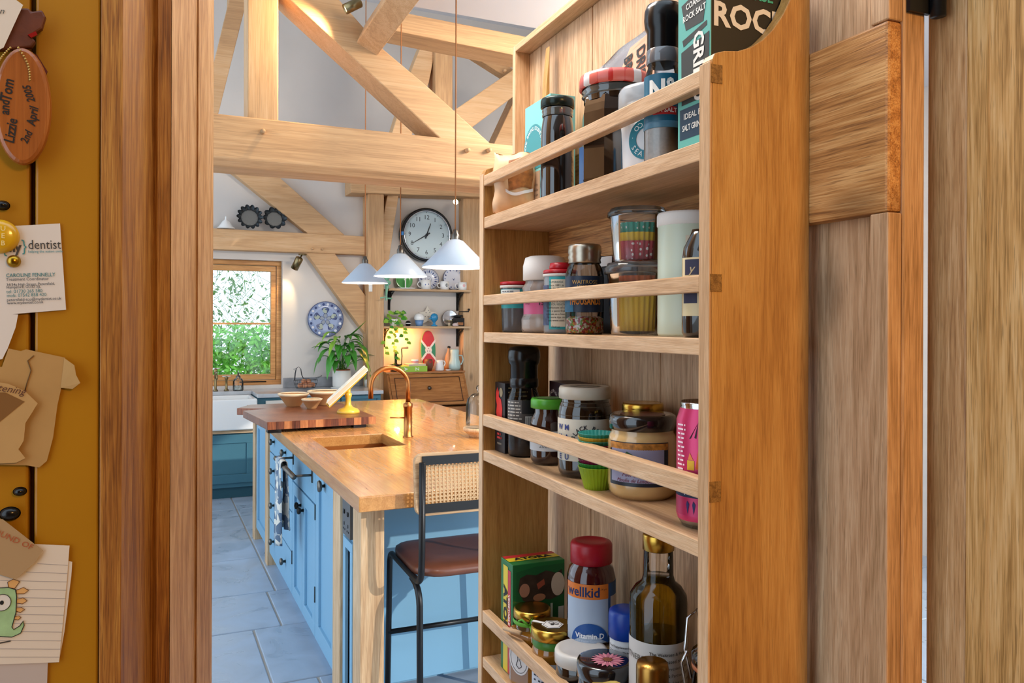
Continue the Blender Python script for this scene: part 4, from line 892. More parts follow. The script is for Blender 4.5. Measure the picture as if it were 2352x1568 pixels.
simple('brown_jug', 'peach brown bottle peeping from behind the pale blue jug', 'jug', (2.7982, 7.64, bz), [('body', MB().lathe([(0, 0), (.045, 0), (.05, .04), (.042, .12), (.03, .16), (.016, .19), (.014, .22), (0, .222)], 24), mat('peach_clay', 'c49a78', .5)), ('stopper', MB().lathe([(.016, .221), (.018, .235), (0, .245)], 14), M_blackp)])
simple('tiny_dish', 'tiny patterned dish between white jug and blue jug', 'dish', (2.7282, 7.47, bz), [('dish', MB().lathe([(0, 0), (.018, 0), (.03, .012), (.027, .013), (0, .004)], 18), M_white), ('lining', MB().lathe([(0, .0075), (.02, .0085)], 18), ink('a06a78'))])
# glowing wall lamp behind the ivy
wlp = thing('filament_lamp', 'glowing amber bulb on the wall behind the trailing ivy', 'lamp', (2.2578,7.68,1.3916))
MB().ball((0, 0, 0), .024).build('bulb', mat('amber_bulb', 'ffd890', .3, emit='ffc060', estr=40), wlp)
MB().lathe([(0, .03), (.016, .03), (.014, .022), (.016, .055), (0, .056)], 14).build('holder', M_brass, wlp); MB().tube([(0, 0, .05), (0, .03, .07), (0, .069, .07)], .006, 8).build('arm', M_brass, wlp)
lamp('filament_light', 'POINT', (0, -.03, 0), 8, (1, .42, .08), .025, parent=wlp)
# light switch on the post
sw_ = thing('wall_switch', 'narrow white switch on the oak post beside plant', 'switch', (1.9567, 7.549, 1.66)); sw_.location.z = 1.8573
MB().box(-.018, .018, -.006, .0, -.04, .04).build('plate', M_matt_white, sw_, bevel=.002); MB().box(-.007, .007, -.011, -.006, -.012, .012).build('rocker', M_white, sw_)

# ------------------------------------------------------------------ outside the window
random.seed(3)
hm = MB(); M_hedge = mat('hedge_leaf', '8ad85c', .35, noise=.35, nscale=6)
def leafq(m, p, s):
    d_ = Vector((random.uniform(-1, 1), random.uniform(-1, .2), random.uniform(-1, 1))).normalized(); q = d_.orthogonal().normalized(); q = (q+d_.cross(q)*random.uniform(-1, 1)).normalized(); p = Vector(p)
    m.add([p-d_*s, p+q*s*.42, p+d_*s, p-q*s*.42], [(0, 1, 2, 3)])
for i in range(22000):
    z = random.uniform(-.32, 1.55); edge = 1.38+.15*math.sin(i)
    if z > edge: continue
    leafq(hm, (random.uniform(-.9, 2.0), 9.6+random.uniform(0, .5)+.1*math.sin(z*7), z), random.uniform(.03, .055))
h_ = hm.build('hedge', M_hedge, fix=False); tag(h_, 'bright green hedge growing outside the window', 'hedge'); h_['kind'] = 'stuff'
h2 = MB()
for i in range(1700):
    x, z = random.uniform(-.9, 2.0), random.uniform(1.2, 2.6); y = 9.7+random.uniform(0, .5)
    leafq(h2, (x, y, z), random.uniform(.02, .05))
    if i % 3 == 0: h2.tube([(x, y, z), (x+random.uniform(-.1, .1), y, z-random.uniform(.03, .12)), (x+random.uniform(-.15, .15), y, z-.2)], .003, 4)
h2_ = h2.build('shrub_twigs', mat('twig_leaf', '6a9a4a', .4, noise=.3, nscale=6), fix=False); tag(h2_, 'sparse leafy twigs against the sky above the hedge', 'shrub'); h2_['kind'] = 'stuff'
gl_ = struct(MB().box(-30, 30, YW+.35, 60, -.4, -.3).box(5, 30, -30, YW+.35, -.4, -.3).build('ground', mat('pale_paving', 'c4c2bc', .9)), 'pale paving outside')

# ================================================================== SHELF RACK ON THE DOOR
rack = thing('door_shelf_rack', 'oak shelf rack fixed to door, four rows of jars behind rails', 'shelf rack', RO, RZ)
L_, D_ = .642, .124
def side(y0, y1):
    pts = [(.003, .60), (D_, .60), (D_, 1.99)]
    # scooped shoulder from the tall back down to the front post
    for i in range(11):
        a = PI/2*i/10; pts.append((.018+.1*math.cos(a), 1.923-.155*math.sin(a)))
    pts += [(.012, 1.766), (.006, 1.764), (.003, 1.758)]
    return MB().prism(pts, 'y', y0, y1)
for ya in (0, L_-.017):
    sp_ = side(ya, ya+.017).build('side_panel', RACK_SHADE, rack, bevel=.001)
    MB().box(0, .0029, ya, ya+.017, .60, 1.756).build('lit_edge', RACK['z'], sp_, bevel=.0008)  # added pale strip: daylight on the panel's front edge, painted as separate wood
for z, t in ((1.682, .019), (1.4875, .017), (1.2875, .017), (.938, .017), (.62, .017)):
    MB().box(.002, D_-.001, .0172, L_-.0172, z-t, z).build('shelf', RACK['y'], rack, bevel=.001)
for z0, z1 in ((1.735, 1.753), (1.533, 1.550), (1.329, 1.349), (.997, 1.017)):
    r_ = MB().box(.001, .015, .0172, L_-.0172, z0, z1).build('rail', RACK['y'], rack, bevel=.0015)
    MB().box(.0012, .0145, -.0006, .0168, z0, z1).build('tenon', wood('tenon_oak', '5a3a18', '86602c', 'a07840', axis='y', fine=5, rough=.5, contrast=1.6), r_)
SH = {1: 1.682, 2: 1.4875, 3: 1.2875, 4: .938}
# small turned and printed goods ------------------------------------------------------
def item(name, lbl, cat, sh, x, y, face=0., dz=0, group=None):
    """stands on shelf sh at depth x, distance y along; face 0 looks out of the rack, positive turns towards the camera"""
    return thing(name, lbl, cat, RW(x, y, SH[sh]+dz+.0003), RZ-PI/2+face, group)
def part(o, nm, mb, m, **k): return mb.build(nm, m, o, **k)
def lid(o, r, z, h, m, nm='lid', knurl=0): return part(o, nm, MB().lathe([(r*.9, z), (r, z+.001), (r, z+h*.8), (r*.95, z+h), (r*.85, z+h*.97), (0, z+h*.97)], 48 if knurl else 36, flute=.012 if knurl else 0, nf=24 if knurl else 0), m)
def jarprof(r, h, neck, shoulder): return [(0, 0), (r*.86, 0), (r*.97, h*.03), (r, h*.08), (r, h-shoulder), (r*.97, h-shoulder*.55), (neck*1.03, h-shoulder*.12), (neck, h)]
# ---- shelf 1
o = item('baking_packet', 'crumpled paper baking packet with a pie picture, far end of top shelf', 'packet', 1, .040, .580, 1.15)
def crum(u, t, sgn=-1, k=1.):
    x = (u-.5)*2; y = (t-.5)*2; th = .020*(1-x**4)**.7*(1-y**4)**.7+.0015*math.sin(9*x+5*y)
    return (x*.036*(1+.06*math.sin(6*y)), sgn*th*k, .052+y*.05+.003*math.sin(4*x))
part(o, 'bag', MB().grid(lambda u, t: crum(u, t, -1), 14, 14).grid(lambda u, t: crum(u, t, 1), 14, 14), mat('kraft_print', 'd8ae84', .5, noise=.1, nscale=40))
part(o, 'picture', MB().grid(lambda u, t: (crum(.35+.55*u, .38+.5*t)[0], crum(.35+.55*u, .38+.5*t)[1]-.0008, crum(.35+.55*u, .38+.5*t)[2]), 8, 8), mat('pie_print', '9a5c28', .5, noise=.6, nscale=90))
part(o, 'plate_print', MB().grid(lambda u, t: (crum(.28+.66*u, .36-.1*math.sin(PI*u)+.05*t)[0], crum(.28+.66*u, .36-.1*math.sin(PI*u)+.05*t)[1]-.0012, crum(.28+.66*u, .36-.1*math.sin(PI*u)+.05*t)[2]), 12, 1), ink('e6e2e4'))
o = item('baking_box', 'turquoise baking box with arched emblem on top shelf', 'carton', 1, .090, .553, 0)
part(o, 'carton', MB().box(-.05, .05, -.022, .022, 0, .185), mat('turquoise_card', '7fc4c0', .5))
P1 = on_plane((0, -.0222, 0), (1, 0, 0), (0, 0, 1)); mt = mat('teal_print', '3f8d94', .5)
shape(o, [(x-.014, y+.075) for x, y in ([(.04, 0)]+disc_pts(0, .035, .04, n=16, a1=PI)+[(-.04, .035), (-.04, 0)])], mt, P1, 'emblem')
text(o, 'M&S', .024, ink('dff0ee'), lambda x, y: P1(x-.014, y+.095))
arc_text(o, 'HOME BAKING ESSENTIALS', .0085, ink('dff0ee'), lambda x, y: on_plane((0, -.0225, 0), (1, 0, 0), (0, 0, 1))(x-.014, y+.11), .033, span=3.0, bold=.01)
part(o, 'brown_panel', MB().box(-.045, .012, -.0228, -.022, .004, .07), mat('kraft_panel', 'a98c70', .6))
for i in range(5): text(o, ('Simply sprinkle the', 'for stunning results.', 'adding a lightly dam', 'work beautifully', '1.4g')[i], .0062, ink('3a2c22'), lambda x, y, i=i: on_plane((-.042, -.0232, .048-.0085*i), (1, 0, 0), (0, 0, 1))(x, y), align='LEFT')
M_dglass = mat('dark_preserve', '171210', .08, coat=1., spec=.8); M_dglass2 = mat('dark_preserve_b', '241a14', .08, coat=1., spec=.8)
def octo(r, h, neck, sh_): return MB().lathe(jarprof(r, h, neck, sh_), 36)
o = item('dark_jar', 'small dark filled glass jar with green black lid on top shelf', 'jar', 1, .045, .430, .3)
part(o, 'jar', octo(.0245, .125, .0215, .028), M_dglass); part(o, 'neck_rings', MB().lathe([(.0222, .126), (.0232, .128), (.0222, .131), (.0235, .134), (.0225, .138)], 28), mat('neck_glass', '4a4c48', .1, coat=1))
lid(o, .0252, .139, .014, mat('green_black_lid', '26302c', .25, metal=.6))
part(o, 'label', patch_cyl(.0246, -1.5, -.5, .0, .062), mat('blue_label_and_reflection', '3f6aa0', .3)); part(o, 'label_emblem', patch_cyl(.0249, -1.2, -.8, .022, .032), ink('e6c060'))
o = item('preserve_jar', 'large dark preserve jar with red gingham lid on top shelf', 'jar', 1, .062, .290, .75)
part(o, 'jar', MB().lathe(jarprof(.0455, .118, .041, .022), 8, smooth=False).lathe([(.041, .112), (.041, .128), (.043, .13), (.041, .133)], 36), M_dglass2)
part(o, 'neck_rings', MB().lathe([(.0415, .119), (.044, .121), (.0415, .124), (.044, .127), (.042, .130)], 36), mat('neck_glass'))
part(o, 'label', MB().box(-.0425, -.016, -.031, -.030, .005, .06).xf(Matrix.Rotation(-.75, 4, 'Z')), mat('blue_label_and_reflection'))  # not a label: painted blue reflection of the doorway on the glass
mg = mat('gingham', 'ffffff', .35, coat=.3); nt = mg.node_tree; tcn = nt.nodes.new('ShaderNodeTexCoord'); mpn = nt.nodes.new('ShaderNodeMapping'); mpn.inputs['Scale'].default_value = (80, 80, 80); mpn.inputs['Rotation'].default_value = (0, 0, .6)
sxy = nt.nodes.new('ShaderNodeSeparateXYZ'); nt.links.new(tcn.outputs['Object'], mpn.inputs[0]); nt.links.new(mpn.outputs[0], sxy.inputs[0]); outs = []
for k_ in (0, 1):
    f_ = nt.nodes.new('ShaderNodeMath'); f_.operation = 'PINGPONG'; f_.inputs[1].default_value = 1; g_ = nt.nodes.new('ShaderNodeMath'); g_.operation = 'GREATER_THAN'; g_.inputs[1].default_value = .5
    nt.links.new(sxy.outputs[k_], f_.inputs[0]); nt.links.new(f_.outputs[0], g_.inputs[0]); outs.append(g_)
ad_ = nt.nodes.new('ShaderNodeMath'); ad_.operation = 'ADD'; nt.links.new(outs[0].outputs[0], ad_.inputs[0]); nt.links.new(outs[1].outputs[0], ad_.inputs[1])
dv = nt.nodes.new('ShaderNodeMath'); dv.operation = 'MULTIPLY'; dv.inputs[1].default_value = .5; nt.links.new(ad_.outputs[0], dv.inputs[0]); cr_ = nt.nodes.new('ShaderNodeValToRGB'); cr_.color_ramp.interpolation = 'CONSTANT'; e = cr_.color_ramp.elements; e[0].color = lin('e8e0dc'); e[1].position = .75; e[1].color = lin('c8281e'); e.new(.25).color = lin('dd6a5c')
nt.links.new(dv.outputs[0], cr_.inputs[0]); nt.links.new(cr_.outputs[0], nt.nodes['Principled BSDF'].inputs['Base Color'])
part(o, 'gingham_lid', MB().lathe([(.044, .130), (.0475, .131), (.0475, .142), (.046, .147), (.042, .148), (.03, .1465), (0, .1465)], 48), mg)
o = item('sea_salt_tub', 'white plastic tub with blue stripe and ring emblem on top shelf', 'tub', 1, .056, .190, .5)
part(o, 'tub', MB().lathe([(0, 0), (.033, 0), (.035, .004), (.038, .088), (.034, .088), (0, .086)], 36), mat('tub_white', 'dcdfe2', .35))
part(o, 'clear_lid', MB().lathe([(.0385, .078), (.0405, .08), (.0405, .098), (.038, .103), (.03, .1045), (0, .1045)], 36), glass('frosted_lid', 'f2f4f6', .2, .45, 'e4eaee'))
part(o, 'blue_stripe', patch_cyl(.0365, -1.25, -.95, .004, .084), mat('sky_blue_print', '2a9ad0', .4))
PT = on_cyl(.0366, .036, .35)
ring_ = MB(); nn = 40
for i in range(nn):
    a, b_ = 2*PI*i/nn, 2*PI*(i+1)/nn; ring_.add([PT(.024*math.cos(a), .024*math.sin(a)), PT(.024*math.cos(b_), .024*math.sin(b_)), PT(.0135*math.cos(b_), .0135*math.sin(b_)), PT(.0135*math.cos(a), .0135*math.sin(a))], [(0, 1, 2, 3)])
ring_.build('ring_emblem', mat('petrol_print', '17798c', .4), o, fix=False)
arc_text(o, 'CO \u00b7 SEA', .0085, ink('e8f2f2'), on_cyl(.0366, .036, .35, .0009), .0185, mid=PI, span=2.3, flip=True)
text(o, 'CRYSTAL', .0075, ink('4a7a84'), lambda x, y: on_cyl(.0368, .066, .35)(x, y))
o = item('breadcrumb_bag', 'clear bag of dried breadcrumbs with peach label at back of top shelf', 'bag', 1, .104, .300, 0)
def bag(u, t): return ((u-.5)*.22, -.010*math.sin(PI*u)*(1-.7*t)+.002*math.sin(13*u+7*t), .212*t+.02*t*(u-.5))
part(o, 'bag', MB().grid(bag, 14, 14), glass('bag_film', 'f0f0f2', .15, .38, 'd8d6da'), solid=.0006)
pb = lambda x, y: (bag(.5+x/.22, y/.212)[0], bag(.5+x/.22, y/.212)[1]-.003, bag(.5+x/.22, y/.212)[2])
shape(o, [(-.035, .12), (.05, .12), (.05, .197), (.03, .202), (-.01, .20), (-.035, .175)], mat('peach_label', 'd9a888', .5), pb, 'label')
pbt = lambda x, y: (pb(x, y)[0], pb(x, y)[1]-.001, pb(x, y)[2])
text(o, 'DRIED', .026, ink('1c1a18'), lambda x, y: pbt(x+.018, y+.162), rot=-PI/2+.1, bold=.03, sx=.8); text(o, 'BREAD', .026, ink('1c1a18'), lambda x, y: pbt(x-.010, y+.158), rot=-PI/2+.1, bold=.03, sx=.8)
text(o, 'CRISPY', .006, ink('1c1a18'), lambda x, y: pbt(x+.042, y+.162), rot=-PI/2+.1)
def grinder(o, r, h, glassm, fillm, fill):
    part(o, 'bottle', MB().lathe([(0, 0), (r*.9, 0), (r, .004), (r, h*.52), (r*.93, h*.56), (r*.82, h*.60), (r*.82, h*.64)], 36), glassm)
    part(o, 'contents', MB().lathe([(0, .002), (r*.9, .002), (r*.96, .006), (r*.96, fill), (0, fill)], 28), fillm)
    part(o, 'collar', MB().lathe([(r*.84, h*.62), (r*.9, h*.63), (r*.9, h*.70), (r*.8, h*.72)], 32), M_blackp if fillm.name != 'salt_grain' else mat('clear_collar', '6a6c70', .1, coat=1))
    part(o, 'grinder_cap', MB().lathe([(r*.80, h*.70), (r*.86, h*.71), (r*.86, h*.825), (r*.97, h*.85), (r*1.02, h*.90), (r*.99, h*.955), (r*.88, h*.988), (r*.5, h), (0, h)], 36), M_blackp)
o = item('salt_grinder', 'salt grinder with black cap and teal N label on top shelf', 'grinder', 1, .034, .132, .8)
grinder(o, .0215, .182, M_glass, mat('salt_grain', 'd6cfc8', .8, noise=.1, nscale=300), .07)
part(o, 'label', patch_cyl(.0217, -1.2, 1.3, .045, .098), mat('petrol_label', '1c5f7a', .35)); text(o, 'N\u00b0', .032, ink('ecebe4'), on_cyl(.0222, .078, .1), bold=.04, sx=.8)
part(o, 'red_band', patch_cyl(.0219, -.35, .9, .052, .061), ink('c02a26')); text(o, 'SEA SALT', .0068, ink('f0e6dc'), on_cyl(.0224, .0565, .28), bold=.02)
part(o, 'band', MB().lathe([(.0215, .038), (.0221, .039), (.0221, .045), (.0215, .046)], 32), mat('steel_blue_band', '4f7f98', .3))
# rock salt box: teal narrow side towards the front, black broad face towards the camera
o = item('rock_salt_box', 'tall teal and black rock salt carton at near end of top shelf', 'carton', 1, .062, .0465, 0)
bxw, bxd, bxh = .028, .047, .192
part(o, 'carton', MB().box(-bxw, bxw, -bxd, bxd, 0, bxh), mat('carton_black', '1c1e1e', .45), bevel=.0008)
tf = part(o, 'front_face', MB().box(-bxw+.0002, bxw-.0002, -bxd-.0004, -bxd+.001, .0005, bxh-.0005), mat('carton_teal', '5fb0a4', .45))
PF = on_plane((0, -bxd-.0004, 0), (1, 0, 0), (0, 0, 1)); PF2 = on_plane((0, -bxd-.0009, 0), (1, 0, 0), (0, 0, 1)); kd = mat('carton_grey', '2e3434', .5); nv = mat('carton_navy', '12364c', .45)
shape(o, [(-bxw, .172), (bxw, .172), (bxw, .1915), (-bxw, .1915)], kd, PF, 'header'); text(o, 'TIDMAN\u2019S', .0115, ink('e6e4dc'), lambda x, y: PF2(x, y+.182), sx=.95)
shape(o, [(-.022, .153), (.024, .163), (.016, .125), (-.014, .125)], kd, PF, 'mill_print'); shape(o, [(-.006, .165), (.012, .169), (.012, .164), (.005, .158), (-.002, .157), (-.006, .161)], kd, PF, 'mill_knob_print')
text(o, 'COARSE', .0088, ink('e6e4dc'), lambda x, y: PF2(x+.001, y+.149), bold=.02, sx=.85, rot=.06); text(o, 'ROCK SALT', .0088, ink('e6e4dc'), lambda x, y: PF2(x+.001, y+.138), bold=.02, sx=.85, rot=.06)
shape(o, [(-.02, .116), (.022, .124), (.022, .119), (-.018, .109)], kd, PF, 'mill_print'); shape(o, [(-.022, .104), (.026, .112), (.026, .048), (-.021, .048)], kd, PF, 'mill_print')
text(o, 'GRIND', .024, ink('e6e4dc'), lambda x, y: PF2(x+.008, y+.082), rot=-PI/2, bold=.03, sx=.95); shape(o, [(-.024, .044), (.027, .044), (.027, .012), (-.024, .012)], nv, PF, 'panel'); text(o, 'IDEAL FOR', .0085, ink('e6e4dc'), lambda x, y: PF2(x+.004, y+.035), bold=.02); text(o, 'SALT GRINDERS', .0085, ink('e6e4dc'), lambda x, y: PF2(x+.004, y+.023), bold=.02, sx=.75)
PR = on_plane((bxw+.0002, 0, 0), (0, 1, 0), (0, 0, 1)); text(o, 'TIDMAN\u2019S', .019, ink('e6e4dc'), lambda x, y: PR(x, y+.180)); text(o, 'COARSE', .016, ink('3fae98'), lambda x, y: PR(x, y+.155), bold=.02); text(o, 'ROCK', .034, ink('e6e4dc'), lambda x, y: PR(x+.002, y+.128), bold=.03)
shape(o, [(-.046, .1705), (.046, .1705), (.046, .1695), (-.046, .1695)], ink('e6e4dc'), PR, 'rule')

# ---- shelf 2
M_brownst = mat('brown_sticks', '6a4a34', .7, noise=.3, nscale=80)
o = item('spice_tub', 'small clear tub with red lid and teal label, far end of second shelf', 'tub', 2, .05, .598, .9)
part(o, 'tub', MB().lathe([(0, 0), (.022, 0), (.0235, .004), (.026, .076), (.0255, .078)], 32), glass('tub_plastic', 'dfe6ec', .06, .25, '9aa6b0')); part(o, 'contents', MB().lathe([(0, .003), (.02, .003), (.021, .045), (0, .046)], 24), M_brownst)
part(o, 'label', MB().lathe([(.0248, .040), (.0262, .072)], 32), mat('teal_label', '2f9aa0', .4)); part(o, 'text_panel', patch_cyl(.0260, -1.0, .5, .053, .071), ink('d8dcd8'))
small_print(o, 4, .026, .0042, .0016, ink('4a5560'), on_cyl(.0266, .068, -.75))
lid(o, .0272, .0785, .006, mat('red_lid', 'b01c28', .3)); part(o, 'lid_rim', MB().lathe([(.0262, .074), (.0274, .0745), (.0274, .0782)], 32), M_matt_white)
o = item('baking_powder_pot', 'clear pot with white cap and pink label on second shelf', 'pot', 2, .06, .505, .8)
part(o, 'pot', MB().lathe([(0, 0), (.034, 0), (.037, .006), (.037, .022), (.033, .03), (.033, .062), (.036, .07), (.031, .078), (.03, .085)], 36), glass('pot_plastic', 'f4f2f0', .05, .3, 'e8dcd4'))
part(o, 'powder', MB().lathe([(0, .002), (.032, .002), (.0355, .008), (.0355, .02), (0, .023)], 28), mat('white_powder', 'e6ddd2', .8)); part(o, 'label', MB().lathe([(.0334, .027), (.0336, .058)], 36), mat('pink_label', 'c75a86', .4))
text(o, '150 g', .010, ink('2a1a24'), on_cyl(.0342, .046, .35), bold=.02); text(o, 'over', .0065, ink('2a1a24'), on_cyl(.0342, .046, -.55)); text(o, 'e', .009, ink('2a1a24'), on_cyl(.0342, .034, .55))
part(o, 'cap', MB().lathe([(.031, .082), (.0345, .083), (.0345, .105), (.031, .118), (.024, .1205), (0, .1205)], 36), M_matt_white)
o = item('soda_pot', 'bicarbonate pot with red flip lid on second shelf', 'pot', 2, .042, .412, .75)
part(o, 'pot', MB().lathe([(0, 0), (.0235, 0), (.0245, .003), (.0245, .084), (.024, .086)], 32), glass('tub_plastic2', 'e4eaee', .05, .35, 'c8d0d8')); part(o, 'label', patch_cyl(.0246, -.35, 1.4, .006, .082), mat('teal_label')); part(o, 'text_panel', patch_cyl(.0249, -.2, .9, .010, .078), mat('cream_print', 'd8cdb6', .5))
part(o, 'fruit_print', patch_cyl(.0247, -1.2, -.38, .012, .07), mat('fruit_print', '3b4668', .5, noise=.7, nscale=120))
for i, t in enumerate(('SUPERIDEA', 'Since 1891, a', 'sugar for flavour', '', 'Always use a', 'To make a wash', 'two parts Crea', 'DID YOU KNOW', 'Bicarbonate of so', 'form a paste from', 'then use as a home', 'For more tips and', 'visit www.oetk', '', 'Find us')):
    if t: text(o, t, .0042, ink('2c5a5e' if t.isupper() else '34302a'), on_cyl(.0251, .074-.0046*i, .1), align='CENTER')
lid(o, .0252, .0865, .006, mat('red_lid')); part(o, 'flip_cap', MB().lathe([(.0, .0925), (.015, .0925), (.017, .096), (.015, .103), (0, .104)], 24), mat('red_lid')); part(o, 'lid_rim', MB().lathe([(.0248, .083), (.0256, .0835), (.0256, .0865)], 32), M_matt_white)
o = item('sprinkles_jar', 'sugar sprinkles jar with silver screw lid on second shelf', 'jar', 2, .036, .325, 1.05)
part(o, 'jar', MB().lathe([(0, 0), (.024, 0), (.0262, .005), (.0262, .08), (.024, .089), (.0205, .095), (.0205, .098)], 36), M_glass)
ms = mat('sprinkles', 'd8b0a0', .5); nt = ms.node_tree; vo = nt.nodes.new('ShaderNodeTexVoronoi'); vo.inputs['Scale'].default_value = 420; tcn = nt.nodes.new('ShaderNodeTexCoord'); crn = nt.nodes.new('ShaderNodeValToRGB'); crn.color_ramp.interpolation = 'CONSTANT'; e = crn.color_ramp.elements; e[0].color = lin('a8262c'); e[1].position = .8; e[1].color = lin('7aa04a'); e.new(.3).color = lin('e2cfc4'); e.new(.62).color = lin('d88a3a')
sp = nt.nodes.new('ShaderNodeSeparateColor'); nt.links.new(tcn.outputs['Object'], vo.inputs['Vector']); nt.links.new(vo.outputs['Color'], sp.inputs[0]); nt.links.new(sp.outputs[0], crn.inputs[0]); nt.links.new(crn.outputs[0], nt.nodes['Principled BSDF'].inputs['Base Color'])
q_ = part(o, 'sprinkles', MB().lathe([(0, .002), (.0235, .002), (.0255, .006), (.0255, .021), (.02, .024), (0, .022)], 32), ms); q_['kind'] = 'stuff'
part(o, 'label', MB().lathe([(.0264, .030), (.0264, .078)], 40), mat('navy_label', '16243a', .4)); part(o, 'label_art', patch_cyl(.0265, -1.5, -.55, .030, .055), mat('teal_art', '1f5e7c', .5, noise=.5, nscale=90))
text(o, 'WAITROSE', .0072, ink('b8924e'), on_cyl(.0268, .0695, .05)); text(o, '& PARTNERS', .0038, ink('b8924e'), on_cyl(.0268, .064, .05)); text(o, 'HUNDREDS &', .0085, ink('d07a2c'), on_cyl(.0268, .0545, .05), bold=.02, sx=.75); text(o, 'THOUSANDS', .0125, ink('d88430'), on_cyl(.0268, .0435, .05), bold=.03, sx=.62)
part(o, 'screw_lid', MB().lathe([(.0215, .096), (.0225, .097), (.0215, .101), (.0228, .104), (.0216, .108), (.0228, .111), (.0225, .119), (.0205, .1215), (.018, .1205), (0, .1205)], 48), mat('silver_lid', 'b4a896', .3, metal=1))
def cases_tub(nm, lbl, dz, r, h, layers, face=.3):
    o = item(nm, lbl, 'tub', 2, .062, .232, face, dz)
    part(o, 'tub', MB().lathe([(0, 0), (r*.80, 0), (r*.84, .004), (r*.95, h*.84), (r, h*.86)], 40), M_plast)
    part(o, 'tub_lid', MB().lathe([(r*.97, h*.84), (r*1.05, h*.85), (r*1.05, h*.93), (r*.98, h*.96), (r*.95, h), (0, h*1.0)], 40), M_plast)
    for (z0, z1, r0, r1, m_) in layers: part(o, 'paper_case', MB().lathe([(0, z0), (r0, z0), (r1, z1)], 180, flute=.035, nf=30), m_)
    return o
def dots(name, c):
    m = mat(name, c, .6); nt = m.node_tree; vo = nt.nodes.new('ShaderNodeTexVoronoi'); vo.inputs['Scale'].default_value = 150; vo.inputs['Randomness'].default_value = .35; tcn = nt.nodes.new('ShaderNodeTexCoord'); crn = nt.nodes.new('ShaderNodeValToRGB'); crn.color_ramp.interpolation = 'CONSTANT'; e = crn.color_ramp.elements; e[0].color = lin('e6e0dc'); e[1].position = .27; e[1].color = lin(c)
    nt.links.new(tcn.outputs['Object'], vo.inputs['Vector']); nt.links.new(vo.outputs['Distance'], crn.inputs[0]); nt.links.new(crn.outputs[0], nt.nodes['Principled BSDF'].inputs['Base Color']); return m
pY, pG, pR, pO = mat('paper_yellow', 'e0b81c', .6), dots('paper_teal', '2f9a86'), dots('paper_red', 'b02a3c'), mat('paper_orange', 'c05a24', .6)
cases_tub('cupcake_case_tub', 'clear tub of yellow cupcake cases, under another tub', 0, .0395, .0905, [(.005, .060, .0285, .0345, pY), (.066, .0735, .034, .0355, pO), (.060, .066, .0335, .035, pG)])
cases_tub('cupcake_case_tub', 'clear tub of dotted red, yellow and teal cases on another tub', .0912, .036, .068, [(.003, .0255, .0278, .0308, pR), (.0255, .036, .0305, .0315, pY), (.036, .048, .031, .0325, pG)])
o = item('flour_shaker', 'tall pale green white tub with screw cap near right of second shelf', 'tub', 2, .080, .150, .85)
part(o, 'tub', MB().lathe([(0, 0), (.0335, 0), (.0345, .003), (.0345, .128), (.033, .13)], 36), mat('pale_green_tub', 'ccd8c4', .35)); part(o, 'screw_cap', MB().lathe([(.0335, .128), (.0352, .129), (.0352, .141), (.034, .144), (0, .144)], 96, flute=.01, nf=48), M_matt_white)
part(o, 'label', patch_cyl(.0346, .05, 1.3, .015, .115), mat('cream_print')); part(o, 'label_rule', patch_cyl(.0349, .16, .18, .02, .095), ink('3a2a1c'))
text(o, 'Waitrose', .009, ink('2a2018'), on_cyl(.0349, .107, .12), align='LEFT'); text(o, 'Baking powder', .0075, ink('2a2018'), on_cyl(.0349, .0985, .12), align='LEFT')
text(o, 'INGRED', .0048, ink('2a2018'), on_cyl(.0349, .09, .24), align='LEFT'); small_print(o, 9, .02, .0066, .002, ink('2a2018'), on_cyl(.0349, .083, .24))
o = item('extract_bottle', 'black bottle with cream label tight against near end of second shelf', 'bottle', 2, .030, .052, .9)
part(o, 'bottle', MB().lathe([(0, 0), (.018, 0), (.021, .005), (.021, .08), (.0195, .093), (.0135, .105), (.011, .112), (0, .113)], 32), mat('black_glass', '0b0a0d', .06, coat=1)); part(o, 'label', patch_cyl(.0212, -1.2, .8, .022, .082), mat('cream_band', 'd8c69a', .4)); part(o, 'label_art', patch_cyl(.0214, -1.0, -.2, .035, .055), ink('2a2a44')); part(o, 'label_art', patch_cyl(.0214, -.9, -.1, .064, .08), ink('2a2a44'))
text(o, 'y', .014, ink('b8a884'), on_cyl(.0217, .07, -.5), shear=.3)
o = item('dark_sachet', 'dark sachet with white corner tucked behind second shelf jars', 'packet', 2, .105, .355, .2)
part(o, 'sachet', MB().grid(lambda u, t: ((u-.5)*.09, .004*math.sin(3*u+2*t), .115*t-.01*u*t), 6, 6), mat('sachet_black', '17161a', .4), solid=.003); part(o, 'corner_label', MB().grid(lambda u, t: (-.044+.035*u, -.003, .098+.014*t), 2, 2), M_matt_white)

# ---- shelf 3
M_box_dark = mat('carton_maroon', '2a1418', .4)
o = item('chilli_box', 'slim black box with red rooster like flame print, far end of third shelf', 'carton', 3, .045, .597, .0)
part(o, 'carton', MB().box(-.022, .022, -.024, .024, 0, .116), mat('carton_jet', '171013', .4), bevel=.0006)
PF = on_plane((0, -.0243, 0), (1, 0, 0), (0, 0, 1)); rd_ = ink('c8261c')
shape(o, [(-.016, .098), (-.010, .108), (-.008, .098), (-.003, .104), (-.004, .092), (.006, .088), (.012, .074), (.010, .058), (.002, .050), (-.008, .052), (-.015, .064), (-.012, .078), (-.017, .088)], rd_, PF, 'flame_print')
shape(o, disc_pts(.006, .1, .0075), ink('8a7a5c'), PF, 'seal_print'); shape(o, disc_pts(.0, .047, .013), rd_, PF, 'seal_print')
small_print(o, 2, .02, .006, .0035, ink('c8261c'), on_plane((-.01, -.0246, .030), (1, 0, 0), (0, 0, 1))); text(o, 'PREMIUM', .0045, ink('b8a890'), on_plane((0, -.0246, .014), (1, 0, 0), (0, 0, 1)))
